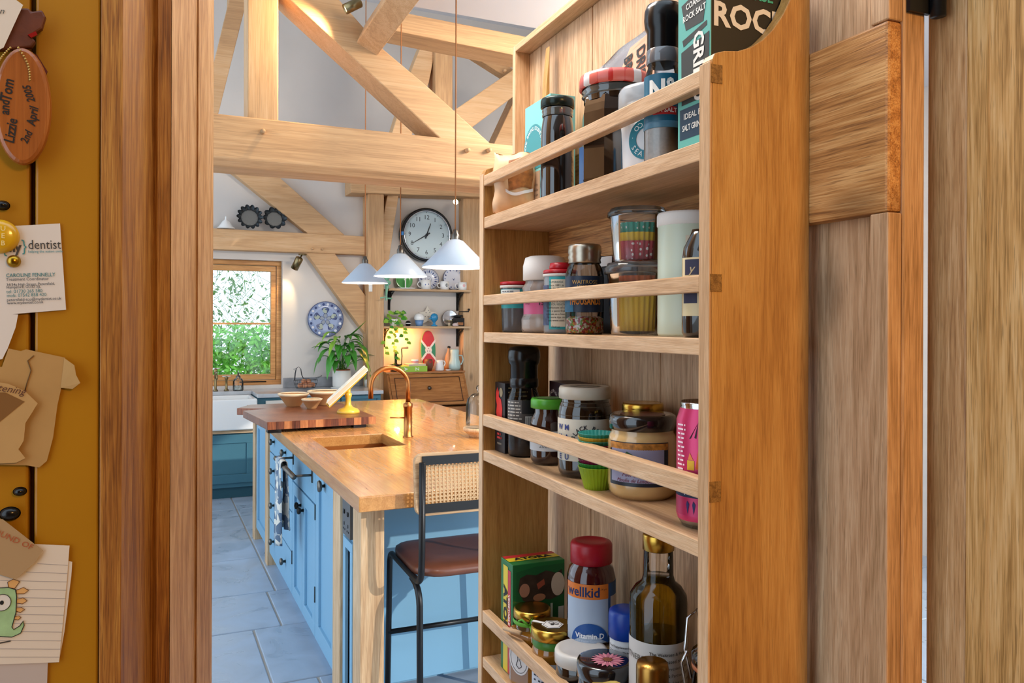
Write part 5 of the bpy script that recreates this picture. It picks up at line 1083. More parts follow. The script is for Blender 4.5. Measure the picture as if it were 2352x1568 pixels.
PR = on_plane((.0222, 0, 0), (0, 1, 0), (0, 0, 1))
small_print(o, 14, .036, .007, .002, ink('a89468'), lambda x, y: PR(x-.018, y+.108))
o = item('pepper_grinder', 'peppercorn grinder with big black cap on third shelf', 'grinder', 3, .045, .552, .9)
grinder(o, .0262, .178, M_glass, mat('peppercorns', '2c2320', .6, noise=.7, nscale=180), .052)
part(o, 'label', patch_cyl(.0264, -1.5, 1.5, .048, .092), mat('charcoal_label', '4a4644', .4)); part(o, 'label_band', patch_cyl(.0266, .15, 1.4, .07, .092), ink('18171a')); part(o, 'barcode', patch_cyl(.0266, .35, .8, .05, .066), mat('barcode', 'd8d8d4', .5))
small_print(o, 8, .03, .0052, .0019, ink('b8b4ac'), on_cyl(.0268, .088, -.95))
for i in range(7):
    part(o, 'barcode_bar', patch_cyl(.0268, .37+.06*i, .395+.06*i, .051, .065), ink('1a1a1a'))
o = item('maroon_box', 'dark maroon carton at the back of third shelf', 'carton', 3, .098, .485, -.12)
part(o, 'carton', MB().box(-.045, .045, -.022, .022, 0, .122), M_box_dark, bevel=.0006); PF = on_plane((.02, -.0223, .104), (1, 0, 0), (0, 0, 1)); text(o, 'BOLOGNESE', .007, ink('b8a8a0'), PF); text(o, 'DE BOEUF', .007, ink('b8a8a0'), lambda x, y: PF(x, y-.009)); arc_text(o, 'LUXURIOUS', .008, ink('c8b8b0'), on_plane((-.022, -.0223, .085), (1, 0, 0), (0, 0, 1)), .022, span=2.2)
M_choc = mat('chocolate_spread', '2a1410', .1, coat=1)
o = item('spread_jar', 'brown spread jar with bright green lid on third shelf', 'jar', 3, .053, .472, .8)
part(o, 'jar', MB().lathe([(0, 0), (.024, 0), (.0285, .006), (.0295, .014), (.0295, .06), (.027, .07), (.0225, .078), (.0225, .085)], 36), M_choc)
part(o, 'label', MB().lathe([(.0297, .022), (.0297, .052)], 36), mat('grey_white_label', 'c8ccd0', .5)); text(o, '2023', .009, ink('6a6e74'), on_cyl(.0301, .03, .1), shear=.2)
lid(o, .0285, .0845, .0155, mat('green_lid', '4fa02e', .3)); part(o, 'lid_print', MB().lathe([(0, .1005), (.02, .1005)], 24), mat('green_lid_print', '6f9a5a', .4))
o = item('bean_sauce_jar', 'dark sauce jar with cream label and white lid on third shelf', 'jar', 3, .060, .368, .9)
part(o, 'jar', MB().lathe([(0, 0), (.034, 0), (.0375, .006), (.0385, .012), (.0385, .09), (.036, .1), (.0335, .105), (.0335, .11)], 40), mat('black_sauce', '160f0c', .07, coat=1))
part(o, 'air_gap', MB().lathe([(.0387, .086), (.0363, .099), (.0338, .1045)], 40), glass('jar_shoulder', 'b8a890', .05, .35, '7a6c58'))
part(o, 'label', MB().lathe([(.0387, .024), (.0387, .082)], 48), mat('ivory_label', 'd0cbbb', .55)); lid(o, .0372, .108, .018, mat('ivory_lid', 'c8bfae', .35)); part(o, 'lid_print', MB().lathe([(.012, .1262), (.022, .1262)], 32), mat('lid_ring', 'a89c88', .5))
for i, t in enumerate(('WM', 'HA', 'TO', 'EU')):
    for j in (0, 1): text(o, t[j], .0105, ink('2a3a7a'), on_cyl(.0391, .070-.0137*i, -.85+.34*j), bold=.03)
arc_text(o, 'BLACK BEAN', .0085, ink('2a2c34'), on_cyl(.0391, .050, .28, .0004), .021, span=2.5, bold=.02); text(o, 'r\u0101yu', .011, ink('2a2c34'), on_cyl(.0391, .056, .28), bold=.01)
cc = [mat('silicone_%s' % n, c, .35) for n, c in (('lime', '9ac02a'), ('green', '3f9a3c'), ('plum', '8a2448'), ('olive', '5aa03a'), ('red', 'b8301c'), ('orange', 'c86a24'), ('crimson', '8c2038'), ('teal_a', '3a9a8c'), ('gold', 'c8a83a'), ('teal_b', '37988c'))]
zb = 0
for i in range(10):
    lb = ('lime green', 'mid green', 'plum', 'grass green', 'bright red', 'orange', 'crimson', 'sea green', 'mustard', 'teal')[i]
    pos = 'bottom' if i == 0 else ('topmost' if i == 9 else 'nested')
    o = item('silicone_cupcake_case', '%s silicone cupcake case, %s in the stack by honey jar' % (lb, pos), 'cupcake case', 3, .031, .278, .3, zb, 'stack of silicone cupcake cases')
    z0 = 0 if i == 0 else .0
    part(o, 'case', MB().lathe([(0, 0), (.0165, 0), (.0245, .0285), (.0250, .0285), (.0172, -.0006 if i else .0006), (0, .0008)][:4], 120, flute=.022, nf=30), cc[i], solid=.0006); zb += .0048 if i else .0052
o = item('honey_jar', 'big pale honey jar with black lid and picture label on third shelf', 'jar', 3, .063, .220, .85)
part(o, 'jar', MB().lathe([(0, 0), (.036, 0), (.0415, .007), (.043, .016), (.043, .068), (.041, .076), (.0385, .08), (.0385, .084)], 44), mat('set_honey', 'c8a46c', .25, coat=1, noise=.06))
part(o, 'label', patch_cyl(.0432, -.95, .95, .018, .071, 28), mat('honey_label_navy', '1c2430', .4)); part(o, 'comb_band', patch_cyl(.0434, -.93, .93, .062, .070, 28), mat('comb_print', 'b87a30', .5, noise=.6, nscale=160)); part(o, 'picture', patch_cyl(.0434, -.85, .8, .0225, .0625, 28), mat('lavender_print', '9a9ab4', .5))
PH = on_cyl(.0437, .05, 0)
shape(o, [(-.018, .004), (-.012, .010), (-.004, .006), (.002, -.004), (-.006, -.002), (-.014, -.002)], ink('3a5a34'), PH, 'leaf_print'); shape(o, [(-.027, .010), (-.022, .006), (-.021, -.002), (-.026, -.006)], ink('4a6a3c'), PH, 'leaf_print')
for cx_, cy_ in ((.0, -.004), (.007, -.002), (.010, -.010), (.003, -.012)): shape(o, disc_pts(cx_, cy_, .006, .005, 12), ink('d8d4d8'), lambda x, y: on_cyl(.0437, .05, 0, .0007)(x, y), 'blossom_print')
text(o, 'Miel de Jasmin', .0072, ink('7a3048'), on_cyl(.0438, .032, .05), shear=.35); text(o, 'Moulin de Landonvillers', .0062, ink('7a3048'), on_cyl(.0438, .025, .08), shear=.35)
part(o, 'lid', MB().lathe([(.0392, .083), (.0412, .084), (.0418, .096), (.0405, .1005), (.037, .1025), (.03, .1012), (0, .1012)], 44), mat('black_lid', '141214', .15, coat=1)); part(o, 'lid_print', MB().lathe([(0, .1016), (.028, .1016)], 30), mat('lid_picture', '5a2c2c', .3, noise=.5, nscale=60))
o = item('gold_lid_jar', 'gold lidded jar behind the honey jar', 'jar', 3, .096, .272, .2)
part(o, 'jar', MB().lathe(jarprof(.026, .096, .024, .02), 28), mat('amber_fill', '6a4420', .1, coat=1)); lid(o, .0275, .096, .014, M_gold)
o = item('drinks_can', 'pink drinks can with palm and fox artwork at near end of third shelf', 'can', 3, .044, .068, .75)
rc = .0285
part(o, 'can', MB().lathe([(rc*.95, .008), (rc, .013), (rc, .112), (rc*.86, .125)], 44), mat('can_pink', 'cc3a6a', .3, metal=.35)); part(o, 'can_base', MB().lathe([(0, .003), (rc*.7, .002), (rc*.78, 0), (rc*.93, .007), (rc*.95, .008)], 36), M_chrome); part(o, 'can_top', MB().lathe([(rc*.86, .125), (rc*.83, .127), (rc*.87, .130), (rc*.83, .132), (rc*.78, .128), (0, .127)], 36), M_chrome)
part(o, 'navy_band', MB().lathe([(rc*1.006, .033), (rc*1.006, .047)], 44), ink('16284a')); part(o, 'base_art', MB().lathe([(rc*1.004, .014), (rc*1.004, .032)], 44), mat('can_magenta', 'b82c5c', .35, metal=.3))
PCn = on_cyl(rc*1.008, 0, 0); og, yl, nv_ = ink('d8641c'), ink('dcae2c'), ink('1c2c44')
shape(o, [(-.012, .062), (-.004, .062), (-.004, .072), (-.012, .072)], yl, PCn, 'cup_print'); shape(o, [(-.011, .0725), (-.009, .08), (-.007, .076), (-.005, .0725)], ink('e88a4a'), PCn, 'flame_print')
shape(o, [(-.003, .064), (.002, .062), (.012, .075), (.014, .09), (.009, .1), (.004, .088), (.0, .082)], og, PCn, 'fox_print'); shape(o, [(.003, .066), (.014, .064), (.02, .085), (.012, .08)], nv_, PCn, 'fox_print')
for i in range(5): shape(o, [(.0, .112), (-.010+.006*i, .094+.002*(i % 2)), (-.008+.006*i, .095)], ink('3a1c2c'), PCn, 'palm_print')
for i in range(4): shape(o, [(-.012+.007*i, .03), (-.0095+.007*i, .0265), (-.0115+.007*i, .016), (-.013+.007*i, .026)], ink('2a2460'), lambda x, y: on_cyl(rc*1.01, 0, 0)(x, y), 'flower_print')
small_print(o, 16, .012, .0046, .0018, ink('f0d8e0'), on_cyl(rc*1.009, .108, -.95))
text(o, 'uji', .009, ink('c8d0e0'), on_cyl(rc*1.012, .04, -.55), shear=.2)

# ---- shelf 4
o = item('suet_box', 'green suet carton with yellow and red stripes, far end of bottom shelf', 'carton', 4, .062, .552, PI/2)
W2, D2, H2 = .046, .025, .180
part(o, 'carton', MB().box(-W2, W2, -D2, D2, 0, H2), mat('carton_green', '1f6a34', .4), bevel=.001)
# broad side towards the camera (+x), narrow side towards the rack's front
PF = on_plane((0, -D2-.0003, 0), (1, 0, 0), (0, 0, 1)); PFt = on_plane((0, -D2-.0008, 0), (1, 0, 0), (0, 0, 1)); gy, gr_ = mat('suet_yellow', 'd8be2c', .4), mat('suet_red', 'b82a30', .4)
shape(o, [(-.040, .168), (-.005, .174), (.045, .174), (.045, .030), (-.040, .030)], mat('carton_green_b', '1c5c30', .4), PF, 'panel')
PN = on_plane((-W2-.0003, 0, 0), (0, -1, 0), (0, 0, 1)); PNt = on_plane((-W2-.0008, 0, 0), (0, -1, 0), (0, 0, 1))
shape(o, [(-.013, .002), (.006, .002), (.006, .172), (-.013, .172)], gy, PN, 'stripe'); shape(o, [(.0065, .002), (.018, .002), (.018, .168), (.0065, .168)], gr_, PN, 'stripe')
text(o, 'ATORA', .021, ink('1a1a14'), lambda x, y: PNt(x-.0035, y+.095), rot=-PI/2, bold=.05, sx=1.25); text(o, 'VEGETABLE', .0095, ink('f0dcd0'), lambda x, y: PNt(x+.012, y+.105), rot=-PI/2, bold=.03)
PU = on_plane((0, 0, H2+.0003), (1, 0, 0), (0, 1, 0)); PUt = on_plane((0, 0, H2+.0008), (1, 0, 0), (0, 1, 0))
shape(o, [(-.045, -.008), (.045, -.008), (.045, .01), (-.045, .01)], gy, PU, 'stripe'); shape(o, [(-.045, .0105), (.045, .0105), (.045, .024), (-.045, .024)], gr_, PU, 'stripe'); text(o, 'ATORA', .016, ink('1a1a14'), lambda x, y: PUt(x, y+.001), bold=.05, sx=1.2)
shape(o, [(-.034, .158), (-.022, .163), (-.006, .160), (.012, .166), (.030, .160), (.040, .165), (.043, .125), (.02, .118), (.004, .122), (-.01, .112), (-.028, .122), (-.037, .138)], mat('photo_brown', '3a2c22', .4, noise=.6, nscale=45), PFt, 'photo_print')
PFu = on_plane((0, -D2-.0012, 0), (1, 0, 0), (0, 0, 1))
shape(o, disc_pts(.033, .142, .012, .019), ink('c8b49a'), PFu, 'bowl_print'); shape(o, disc_pts(-.026, .138, .009, .011), ink('b07a5c'), PFu, 'face_print'); shape(o, [(-.005, .146), (.008, .153), (.010, .144), (-.002, .137)], ink('9a4a30'), PFu, 'book_print'); shape(o, disc_pts(.0, .124, .011, .006), ink('a8704c'), PFu, 'hands_print')
for i in range(7): text(o, ('Atora vegetable suet can be used in', 'place of shredded suet in all', 'recipes, made from', 'vegetable oils and', 'flour, Ideal for', 'dumplings, pies', 'and puddings')[i], .0048, ink('c8d4c0'), lambda x, y, i=i: PFt(x-.036+.0062*i, y+.072), rot=-PI/2)
shape(o, [(.020, .055), (.024, .055), (.024, .112), (.020, .112)], ink('c8d4c0'), PFt, 'table_rule'); shape(o, [(.034, .030), (.044, .030), (.044, .105), (.034, .105)], ink('cfd2c8'), PFt, 'barcode_panel')
M_amber = mat('honey_amber', '8a5a1c', .1, coat=1)
def pot(nm, lbl, x, y, r, h, lm, lh, fill, face=.4, square=False):
    o = item(nm, lbl, 'jar', 4, x, y, face)
    part(o, 'jar', MB().lathe(jarprof(r, h-lh, r*.86, .016), 4 if square else 36, smooth=not square, a0=PI/4, a1=PI/4+2*PI) if square else MB().lathe(jarprof(r, h-lh, r*.88, .016), 36), fill)
    return o
o = item('ribbon_honey_jar', 'small honey jar with gold lid and green raffia bow on bottom shelf', 'jar', 4, .038, .500, .35)
part(o, 'jar', MB().box(-.0275, .0275, -.0275, .0275, 0, .092), M_amber, bevel=.008); part(o, 'neck', MB().lathe([(.026, .088), (.0255, .1), (.025, .108)], 28), mat('neck_amber', '6a5030', .1, coat=1))
part(o, 'label', MB().prism(disc_pts(0, .048, .022, .026, 28), 'y', -.0282, -.0272), mat('jar_label_white', 'd6d2d0', .5)); part(o, 'label_ring', MB().add([(x, -.0285, z) for x, z in disc_pts(0, .048, .019, .023, 28)]+[(x, -.0285, z) for x, z in disc_pts(0, .048, .0182, .0222, 28)], [(i, (i+1) % 28, 28+(i+1) % 28, 28+i) for i in range(28)]), ink('3a3a44'))
part(o, 'label_drawing', MB().tube([(-.004, -.0285, .06), (-.002, -.0285, .045), (-.006, -.0285, .036), (0, -.0285, .032), (.006, -.0285, .036), (.002, -.0285, .045), (.004, -.0285, .06)], .0006, 4), ink('3a3a44')); text(o, 'K  \u00b7  A', .008, ink('3a3a44'), on_plane((0, -.0284, .062), (1, 0, 0), (0, 0, 1)))
lid(o, .0292, .106, .014, M_gold); part(o, 'raffia', MB().lathe([(.0296, .098), (.0305, .101), (.0296, .104)], 28).tube([(.02, -.024, .103), (.03, -.03, .115), (.034, -.026, .106), (.022, -.025, .102), (.034, -.034, .098), (.04, -.036, .108)], .0018, 5).tube([(.02, -.026, .102), (.012, -.034, .112), (.006, -.035, .108)], .0018, 5), mat('raffia_green', '5aa02c', .5)); part(o, 'dipper', MB().tube([(-.028, -.034, .088), (.012, -.036, .092)], .0035, 8), PALE['x'])
o = item('bee_label_jar', 'gold lidded jar with white bee hexagon seal on bottom shelf', 'jar', 4, .040, .430, .7)
part(o, 'jar', MB().lathe(jarprof(.031, .092, .028, .014), 36), M_amber); part(o, 'green_band', MB().lathe([(.0292, .088), (.0305, .09), (.0305, .098), (.029, .1)], 36), mat('band_green', '3f7a2c', .4)); lid(o, .0325, .1, .017, M_gold)
part(o, 'label', patch_cyl(.0312, -.9, .7, .018, .07), mat('label_pale', 'c9cdd6', .5)); small_print(o, 4, .022, .007, .0025, ink('2a2c3a'), on_cyl(.0316, .05, -.6))
hx = [(.0165*math.cos(PI/6+i*PI/3), .0165*math.sin(PI/6+i*PI/3)) for i in range(6)]
part(o, 'seal', MB().prism(hx, 'z', .1169, .1173), M_matt_white); part(o, 'seal_strip', MB().box(-.0335, -.014, -.003, .003, .1168, .1172).box(-.0335, -.0328, -.003, .003, .085, .1172), M_matt_white)
part(o, 'seal_drawing', MB().tube([(x*.86, y*.86, .1174) for x, y in hx], .0004, 4, closed=True).lathe([(.0, .1175), (.003, .1175)], 10, (0, -.001, 0)).tube([(.004+.004*math.cos(t), .004+.003*math.sin(t), .1175) for t in [i*.63 for i in range(10)]], .0005, 4, closed=True).tube([(-.004+.004*math.cos(t), .004+.003*math.sin(t), .1175) for t in [i*.63 for i in range(10)]], .0005, 4, closed=True), ink('2a2622'))
o = item('white_lid_jar', 'dark jar with broad plain white lid on bottom shelf', 'jar', 4, .046, .350, .4)
part(o, 'jar', MB().lathe(jarprof(.036, .095, .034, .016), 36), mat('dark_jam', '14100e', .08, coat=1)); part(o, 'lid', MB().lathe([(.0355, .093), (.0372, .094), (.0372, .108), (.036, .111), (.031, .112), (.029, .1105), (0, .1105)], 44), mat('white_lid', 'cfcac2', .3))
o = item('flower_lid_jar', 'jar with black lid printed with a pink daisy on bottom shelf', 'jar', 4, .034, .264, .4)
part(o, 'jar', MB().lathe(jarprof(.034, .112, .032, .014), 36), mat('dark_jam')); part(o, 'lid', MB().lathe([(.034, .112), (.0355, .113), (.0355, .127), (.034, .131), (.030, .132), (0, .132)], 44), mat('black_lid'))
PL = on_plane((0, 0, .1321), (1, 0, 0), (0, 1, 0)); cx0, cy0 = .006, .0
for i in range(20):
    a = 2*PI*i/20; c_, s_ = math.cos(a), math.sin(a); L2 = .022
    pts = [(cx0+c_*.005, cy0+s_*.005), (cx0+c_*.014-s_*.0028, cy0+s_*.014+c_*.0028), (cx0+c_*L2, cy0+s_*L2), (cx0+c_*.014+s_*.0028, cy0+s_*.014-c_*.0028)]
    shape(o, pts, ink('b5667a' if i % 2 else 'd08a94'), lambda x, y, i=i: on_plane((0, 0, .1321+.0002*(i % 2)), (1, 0, 0), (0, 1, 0))(x, y), 'petal_print')
shape(o, disc_pts(cx0, cy0, .006), mat('daisy_centre', '7a4a2c', .6, noise=.5, nscale=300), lambda x, y: on_plane((0, 0, .1326), (1, 0, 0), (0, 1, 0))(x, y), 'centre_print')
# a plain carton carries the two supplement bottles at the back
o = item('plain_carton', 'low brown carton under the supplement bottles at shelf back', 'carton', 4, .094, .352, 0)
part(o, 'carton', MB().box(-.088, .088, -.0275, .0275, 0, .1035), mat('kraft_card', '8a6844', .7), bevel=.001); part(o, 'tape', MB().box(-.0885, .0885, -.01, .01, .1034, .1038), mat('packing_tape', 'a8885c', .3))
o = item('vitamin_bottle', 'dark red gummy vitamin bottle with red cap and orange band label', 'bottle', 4, .084, .392, 1.2, .1042)
rv = .0355
part(o, 'bottle', MB().lathe([(0, 0), (.031, 0), (rv, .006), (rv, .092), (.032, .106), (.026, .112), (.026, .116)], 44), mat('ruby_plastic', '3c0a12', .08, coat=1)); part(o, 'cap', MB().lathe([(.026, .112), (.0305, .113), (.0305, .138), (.0285, .142), (.022, .1435), (.02, .1425), (0, .1425)], 72, flute=.006, nf=36), mat('cap_red', 'a81626', .35))
part(o, 'label', patch_cyl(rv, -1.35, .62, .006, .068, 26), mat('label_skyblue', 'a8b8cc', .4)); part(o, 'orange_band', patch_cyl(rv+.0003, -1.35, .62, .068, .089, 26), mat('label_orange', 'd8762a', .4)); part(o, 'blue_panel', patch_cyl(rv+.0001, .62, 1.6, .006, .089, 16), ink('24548c')); part(o, 'facts_panel', patch_cyl(rv+.0004, .75, 1.5, .028, .07, 12), ink('c4c4c4'))
text(o, 'wellkid', .0195, ink('1c2c5c'), on_cyl(rv+.0004, .0775, -.5), bold=.02, sx=.95); text(o, '7-14 yrs', .0042, ink('5a2c1c'), on_cyl(rv+.0004, .082, .35))
PV = on_cyl(rv+.0005, .005, -.18)
shape(o, disc_pts(0, 0, .029, .029, 24, 0, PI+.13), mat('label_royal', '1c4f94', .4), PV, 'blue_arch'); PV2 = on_cyl(rv+.0010, .005, -.18); text(o, 'Vitamin D', .0105, ink('eef0f4'), lambda x, y: PV2(x, y+.011), bold=.02); text(o, '50 Vegan Gummies', .0048, ink('d0dcec'), lambda x, y: PV2(x, y+.004))
for i in range(9): part(o, 'barcode_bar', patch_cyl(rv+.0007, .80+.06*i, .83+.06*i, .03, .052, 2), ink('1c1c1c'))
o = item('tablet_bottle', 'white tablet bottle with ribbed royal blue cap at back of bottom shelf', 'bottle', 4, .088, .300, .9, .1042)
part(o, 'bottle', MB().lathe([(0, 0), (.0205, 0), (.022, .003), (.022, .034), (.02, .038)], 32), mat('pill_white', 'd4d6d8', .35)); part(o, 'cap', MB().lathe([(.0225, .036), (.0235, .037), (.0235, .066), (.0225, .071), (.0185, .0735), (0, .0735)], 96, flute=.008, nf=48), mat('cap_blue', '163f9a', .3))
for i in range(4): text(o, ('Food Supplement. 90 Tablets.', 'Contributes to normal health', 'of bones, nerves and the', 'immune system daily')[i], .0044, ink('23252c'), on_cyl(.0224, .028-.0062*i, .1), bold=.01)
o = item('oil_bottle', 'tall glass bottle of golden green oil with white label on bottom shelf', 'bottle', 4, .076, .203, .85)
ro = .0355
part(o, 'bottle', MB().lathe([(0, 0), (.033, 0), (ro, .005), (ro, .220), (.0345, .230), (.028, .240), (.0205, .246), (.0185, .254), (.018, .285)], 44), M_glass)
mo = glass('oil_gold', 'e0c860', .05, .16, '6a5608')
part(o, 'oil', MB().lathe([(0, .004), (.0325, .004), (ro*.975, .01), (ro*.975, .219), (.0335, .229), (.027, .239), (.0195, .2455), (.0178, .252), (0, .252)], 40), mo)
part(o, 'label', MB().lathe([(ro+.0003, .022), (ro+.0003, .18)], 48), mat('oil_label', 'c9c5c0', .5)); lid(o, .0195, .284, .022, M_gold, 'cap')
for i, t in enumerate(('The Waitrose & Partners Farm, Leckford', 'Cold-pressed rapeseed oil.', 'Grown, harvested, cold-pressed and bottled on', 'Waitrose & Partners Farm in Hampshire. This oil', 'is ideal for baking and frying. Its delicate nutty', 'flavour makes aromatic dressings', 'and mayonnaise.')):
    text(o, t, .0054 if i != 1 else .0062, ink('3a3630'), on_cyl(ro+.0007, .168-.0085*i, -.15), align='LEFT', bold=.01 if i < 2 else 0)
text(o, 'PARTNERS', .0095, ink('5a5650'), on_cyl(ro+.0007, .160, -.95))
o = item('ribbon_bottle', 'small bottle with ribbed gold cap and gold ribbon on bottom shelf', 'bottle', 4, .024, .135, .5, -.0)
part(o, 'bottle', MB().lathe([(0, 0), (.022, 0), (.024, .004), (.024, .10), (.02, .12), (.0145, .13), (.0145, .148)], 32), mat('amber_bottle', '4a3410', .07, coat=1)); part(o, 'cap', MB().lathe([(.0172, .140), (.0182, .142), (.0172, .146), (.0182, .15), (.0182, .175), (.0168, .180), (0, .180)], 60, flute=.012, nf=30), mat('cap_oldgold', 'a87c3c', .3, metal=1))
def rib(pts, w_, nm):
    mb = MB(); v = []
    for p in pts: v += [p, (p[0], p[1], p[2]+w_)]
    mb.add(v, [(2*i, 2*i+2, 2*i+3, 2*i+1) for i in range(len(pts)-1)], True); return part(o, nm, mb, mat('ribbon_gold', 'b89c4c', .35, metal=.5), solid=.0006)
rib([(-.012+.0*i, -.018, .14) if i == 0 else (-.012-.011*i, -.02-.004*math.sin(i*1.3), .14+.006*math.sin(i)) for i in range(6)], .011, 'ribbon')
rib([(.021*math.cos(a), .021*math.sin(a), .139) for a in [i*PI/8 for i in range(17)]], .006, 'ribbon_band')
# clip jar wire and blue packet by the near end
o = item('clip_jar', 'glass clip top jar whose wire bail shows at near end of bottom shelf', 'jar', 4, .075, .070, .3)
part(o, 'jar', MB().lathe(jarprof(.036, .19, .032, .02), 36), M_glass); part(o, 'lid', MB().lathe([(.034, .194), (.036, .196), (.036, .206), (.028, .214), (0, .218)], 36), M_glass); part(o, 'seal', MB().lathe([(.0335, .19), (.036, .191), (.036, .195), (.0335, .196)], 32), mat('rubber_orange', 'a8603a', .6))
part(o, 'grain', MB().lathe([(0, .003), (.032, .003), (.034, .01), (.034, .12), (0, .125)], 28), mat('dark_lentils', '4a3a2c', .8, noise=.5, nscale=220))
part(o, 'wire_bail', MB().tube([(-.037, -.01, .17), (-.045, -.012, .2), (-.043, -.01, .235), (-.037, 0, .245), (-.036, .01, .2)], .0017, 6).tube([(-.04, -.014, .2), (-.048, -.014, .185), (-.043, -.012, .155), (-.037, -.01, .15)], .0017, 6), M_chrome)
o = item('blue_packet', 'blue film packet slumped at near end of bottom shelf', 'packet', 4, .040, .062, .3)
part(o, 'packet', MB().grid(lambda u, t: ((u-.5)*.07*(1-.2*t), -.012*math.sin(PI*u)*(1-t)+.003*math.sin(11*u), .13*t), 12, 10), mat('blue_film', '2a5a9a', .3, noise=.35, nscale=60), solid=.002); part(o, 'seam', MB().box(-.026, .026, -.003, .003, .122, .134), mat('blue_film'))

# ================================================================== PINNED PAPERS ON THE MUSTARD BOARDS
YP = .9035
def pin_thing(nm, lbl, cat, p, **k): return thing(nm, lbl, cat, p, **k)
def sheet(o, pts, m, nm, y=0., th=.0006):
    return MB().prism(pts, 'y', y-th, y).build(nm, m, o)
def rel(pts, c): return [(p[0]-c[0], p[2]-c[2]) for p in pts]
M_paper = mat('paper_white', 'd8ccbc', .7); M_brown = mat('brown_paper', 'b08a52', .75, noise=.06, nscale=30); M_card = mat('card_white', 'd9d2ca', .5)
M_pin = mat('brass_pin', 'b08a2c', .25, metal=1)
# dentist appointment card
c0 = (-0.1031,0.9035,1.5531)
o = pin_thing('appointment_card', 'white dentist business card with brass pin', 'card', c0)
sheet(o, rel([(-0.1325,0.9035,1.5929), (-0.0797,0.9035,1.5992), (-0.0742,0.9035,1.5136), (-0.1323,0.9035,1.5075)][::-1], c0), M_card, 'card')
Kx = (0.052800000000000014); u_ = Vector((1, 0, .055)).normalized(); v_ = Vector((-.06, 0, 1)).normalized()
def cp(p): return on_plane((p[0]-c0[0], -.0011, p[2]-c0[2]), u_, v_, .0002)
def ct(t, p, s, c, bold=0, align='LEFT', sx=1): text(o, t, s*.86, ink(c), cp(p), bold=bold, align=align, sx=sx*.86)
ct('{', (-0.1289,0.9035,1.5724), .018, '3f8a8c'); ct('my', (-0.126,0.9035,1.573), .0148, '4a4644', .04); ct('}', (-0.1123,0.9035,1.5749), .018, '3f8a8c'); ct('dentist', (-0.1072,0.9035,1.5764), .0152, '3a3634', 0, 'LEFT', .92)
ct('helping the nation smile', (-0.1068,0.9035,1.57), .0042, '3f8a8c'); ct('CAROLINE FENNELLY', (-0.1252,0.9035,1.546), .0058, '3f7a7c', .01); ct('Treatment Coordinator', (-0.1252,0.9035,1.5422), .0050, '3a3634')
ct('34/34a High Street, Petersfield,', (-0.1248,0.9035,1.5371), .0044, '3a3634'); ct('Hampshire, GU32 3JL', (-0.1248,0.9035,1.5346), .0044, '3a3634'); ct('tel: 01730 265 580', (-0.1248,0.9035,1.5304), .0054, '3f7a7c'); ct('mob: 07542 858 420', (-0.1245,0.9035,1.5266), .0054, '3f7a7c'); ct('petersfield-tco@mydentist.co.uk', (-0.1244,0.9035,1.5224), .0047, '3a3634'); ct('www.mydentist.co.uk', (-0.1241,0.9035,1.5194), .0047, '3a3634')
def pin(o, p, r, m, dy=-.001):
    k = MB().lathe([(0, .006), (r*.4, .0055), (r*.8, .004), (r, 0)], 16).xf(Matrix.Rotation(PI/2, 4, 'X')); k.xf(Matrix.Translation(p)); return k.build('pin', m, o)
P_ = (-0.1188,0.9035,1.5602); pin(o, (P_[0]-c0[0], -.0012, P_[2]-c0[2]), .0062, M_pin)
# wooden name disc
c0 = (-0.1127,0.9035,1.7092)
o = pin_thing('wooden_disc', 'oval wooden disc with handwriting hung on beaded chain', 'ornament', c0)
ex = (0.04820000000000001)/2; ez = (0.1131000000000002)/2
sh_ = 0.0021999999999999936
M_disc = wood('disc_wood', '8a4a1c', 'a55e26', 'b87436', axis='z', fine=1.2, rough=.3, coat=.3, contrast=.5)
MB().prism(disc_pts(sh_, 0, ex, ez, 40), 'y', -.014, -.004).build('disc', M_disc, o, bevel=.004)
pd = on_plane((0, -.0142, 0), (1, 0, 0), (0, 0, 1)); ki = ink('1a120c')
def hand_(t, pxy, s, rot): text(o, t, s*.8, ki, lambda x, y: pd(x+pxy[0]-c0[0], y+pxy[2]-c0[2]), rot=rot, shear=.15, bold=.02, sx=.85)
hand_('Lizzie', (-0.1195,0.9035,1.6838), .0155, 1.45); hand_('and', (-0.1246,0.9035,1.7057), .0145, 1.55); hand_('Tom', (-0.1225,0.9035,1.7224), .0165, 1.45)
hand_('2nd', (-0.1068,0.9035,1.6792), .0120, 1.2); hand_('April', (-0.1017,0.9035,1.6998), .0135, 1.42); hand_('2005', (-0.1047,0.9035,1.7212), .0120, 1.85)
ch = MB()
def bead_chain(a, b_, sag, n=13):
    a, b_ = Vector(a), Vector(b_)
    for i in range(n):
        t = i/(n-1); p = a.lerp(b_, t)+Vector((sag*math.sin(PI*t), 0, 0)); ch.ball((p.x-c0[0], -.0165, p.z-c0[2]), .0011, 8, 5)
bead_chain((-0.1136,0.9035,1.7635), (-0.104,0.9035,1.7341), .003); bead_chain((-0.1201,0.9035,1.7625), (-0.1315,0.9035,1.7398), -.002)
ch.build('bead_chain', mat('chain_gold', 'c0a05c', .3, metal=.8), o)
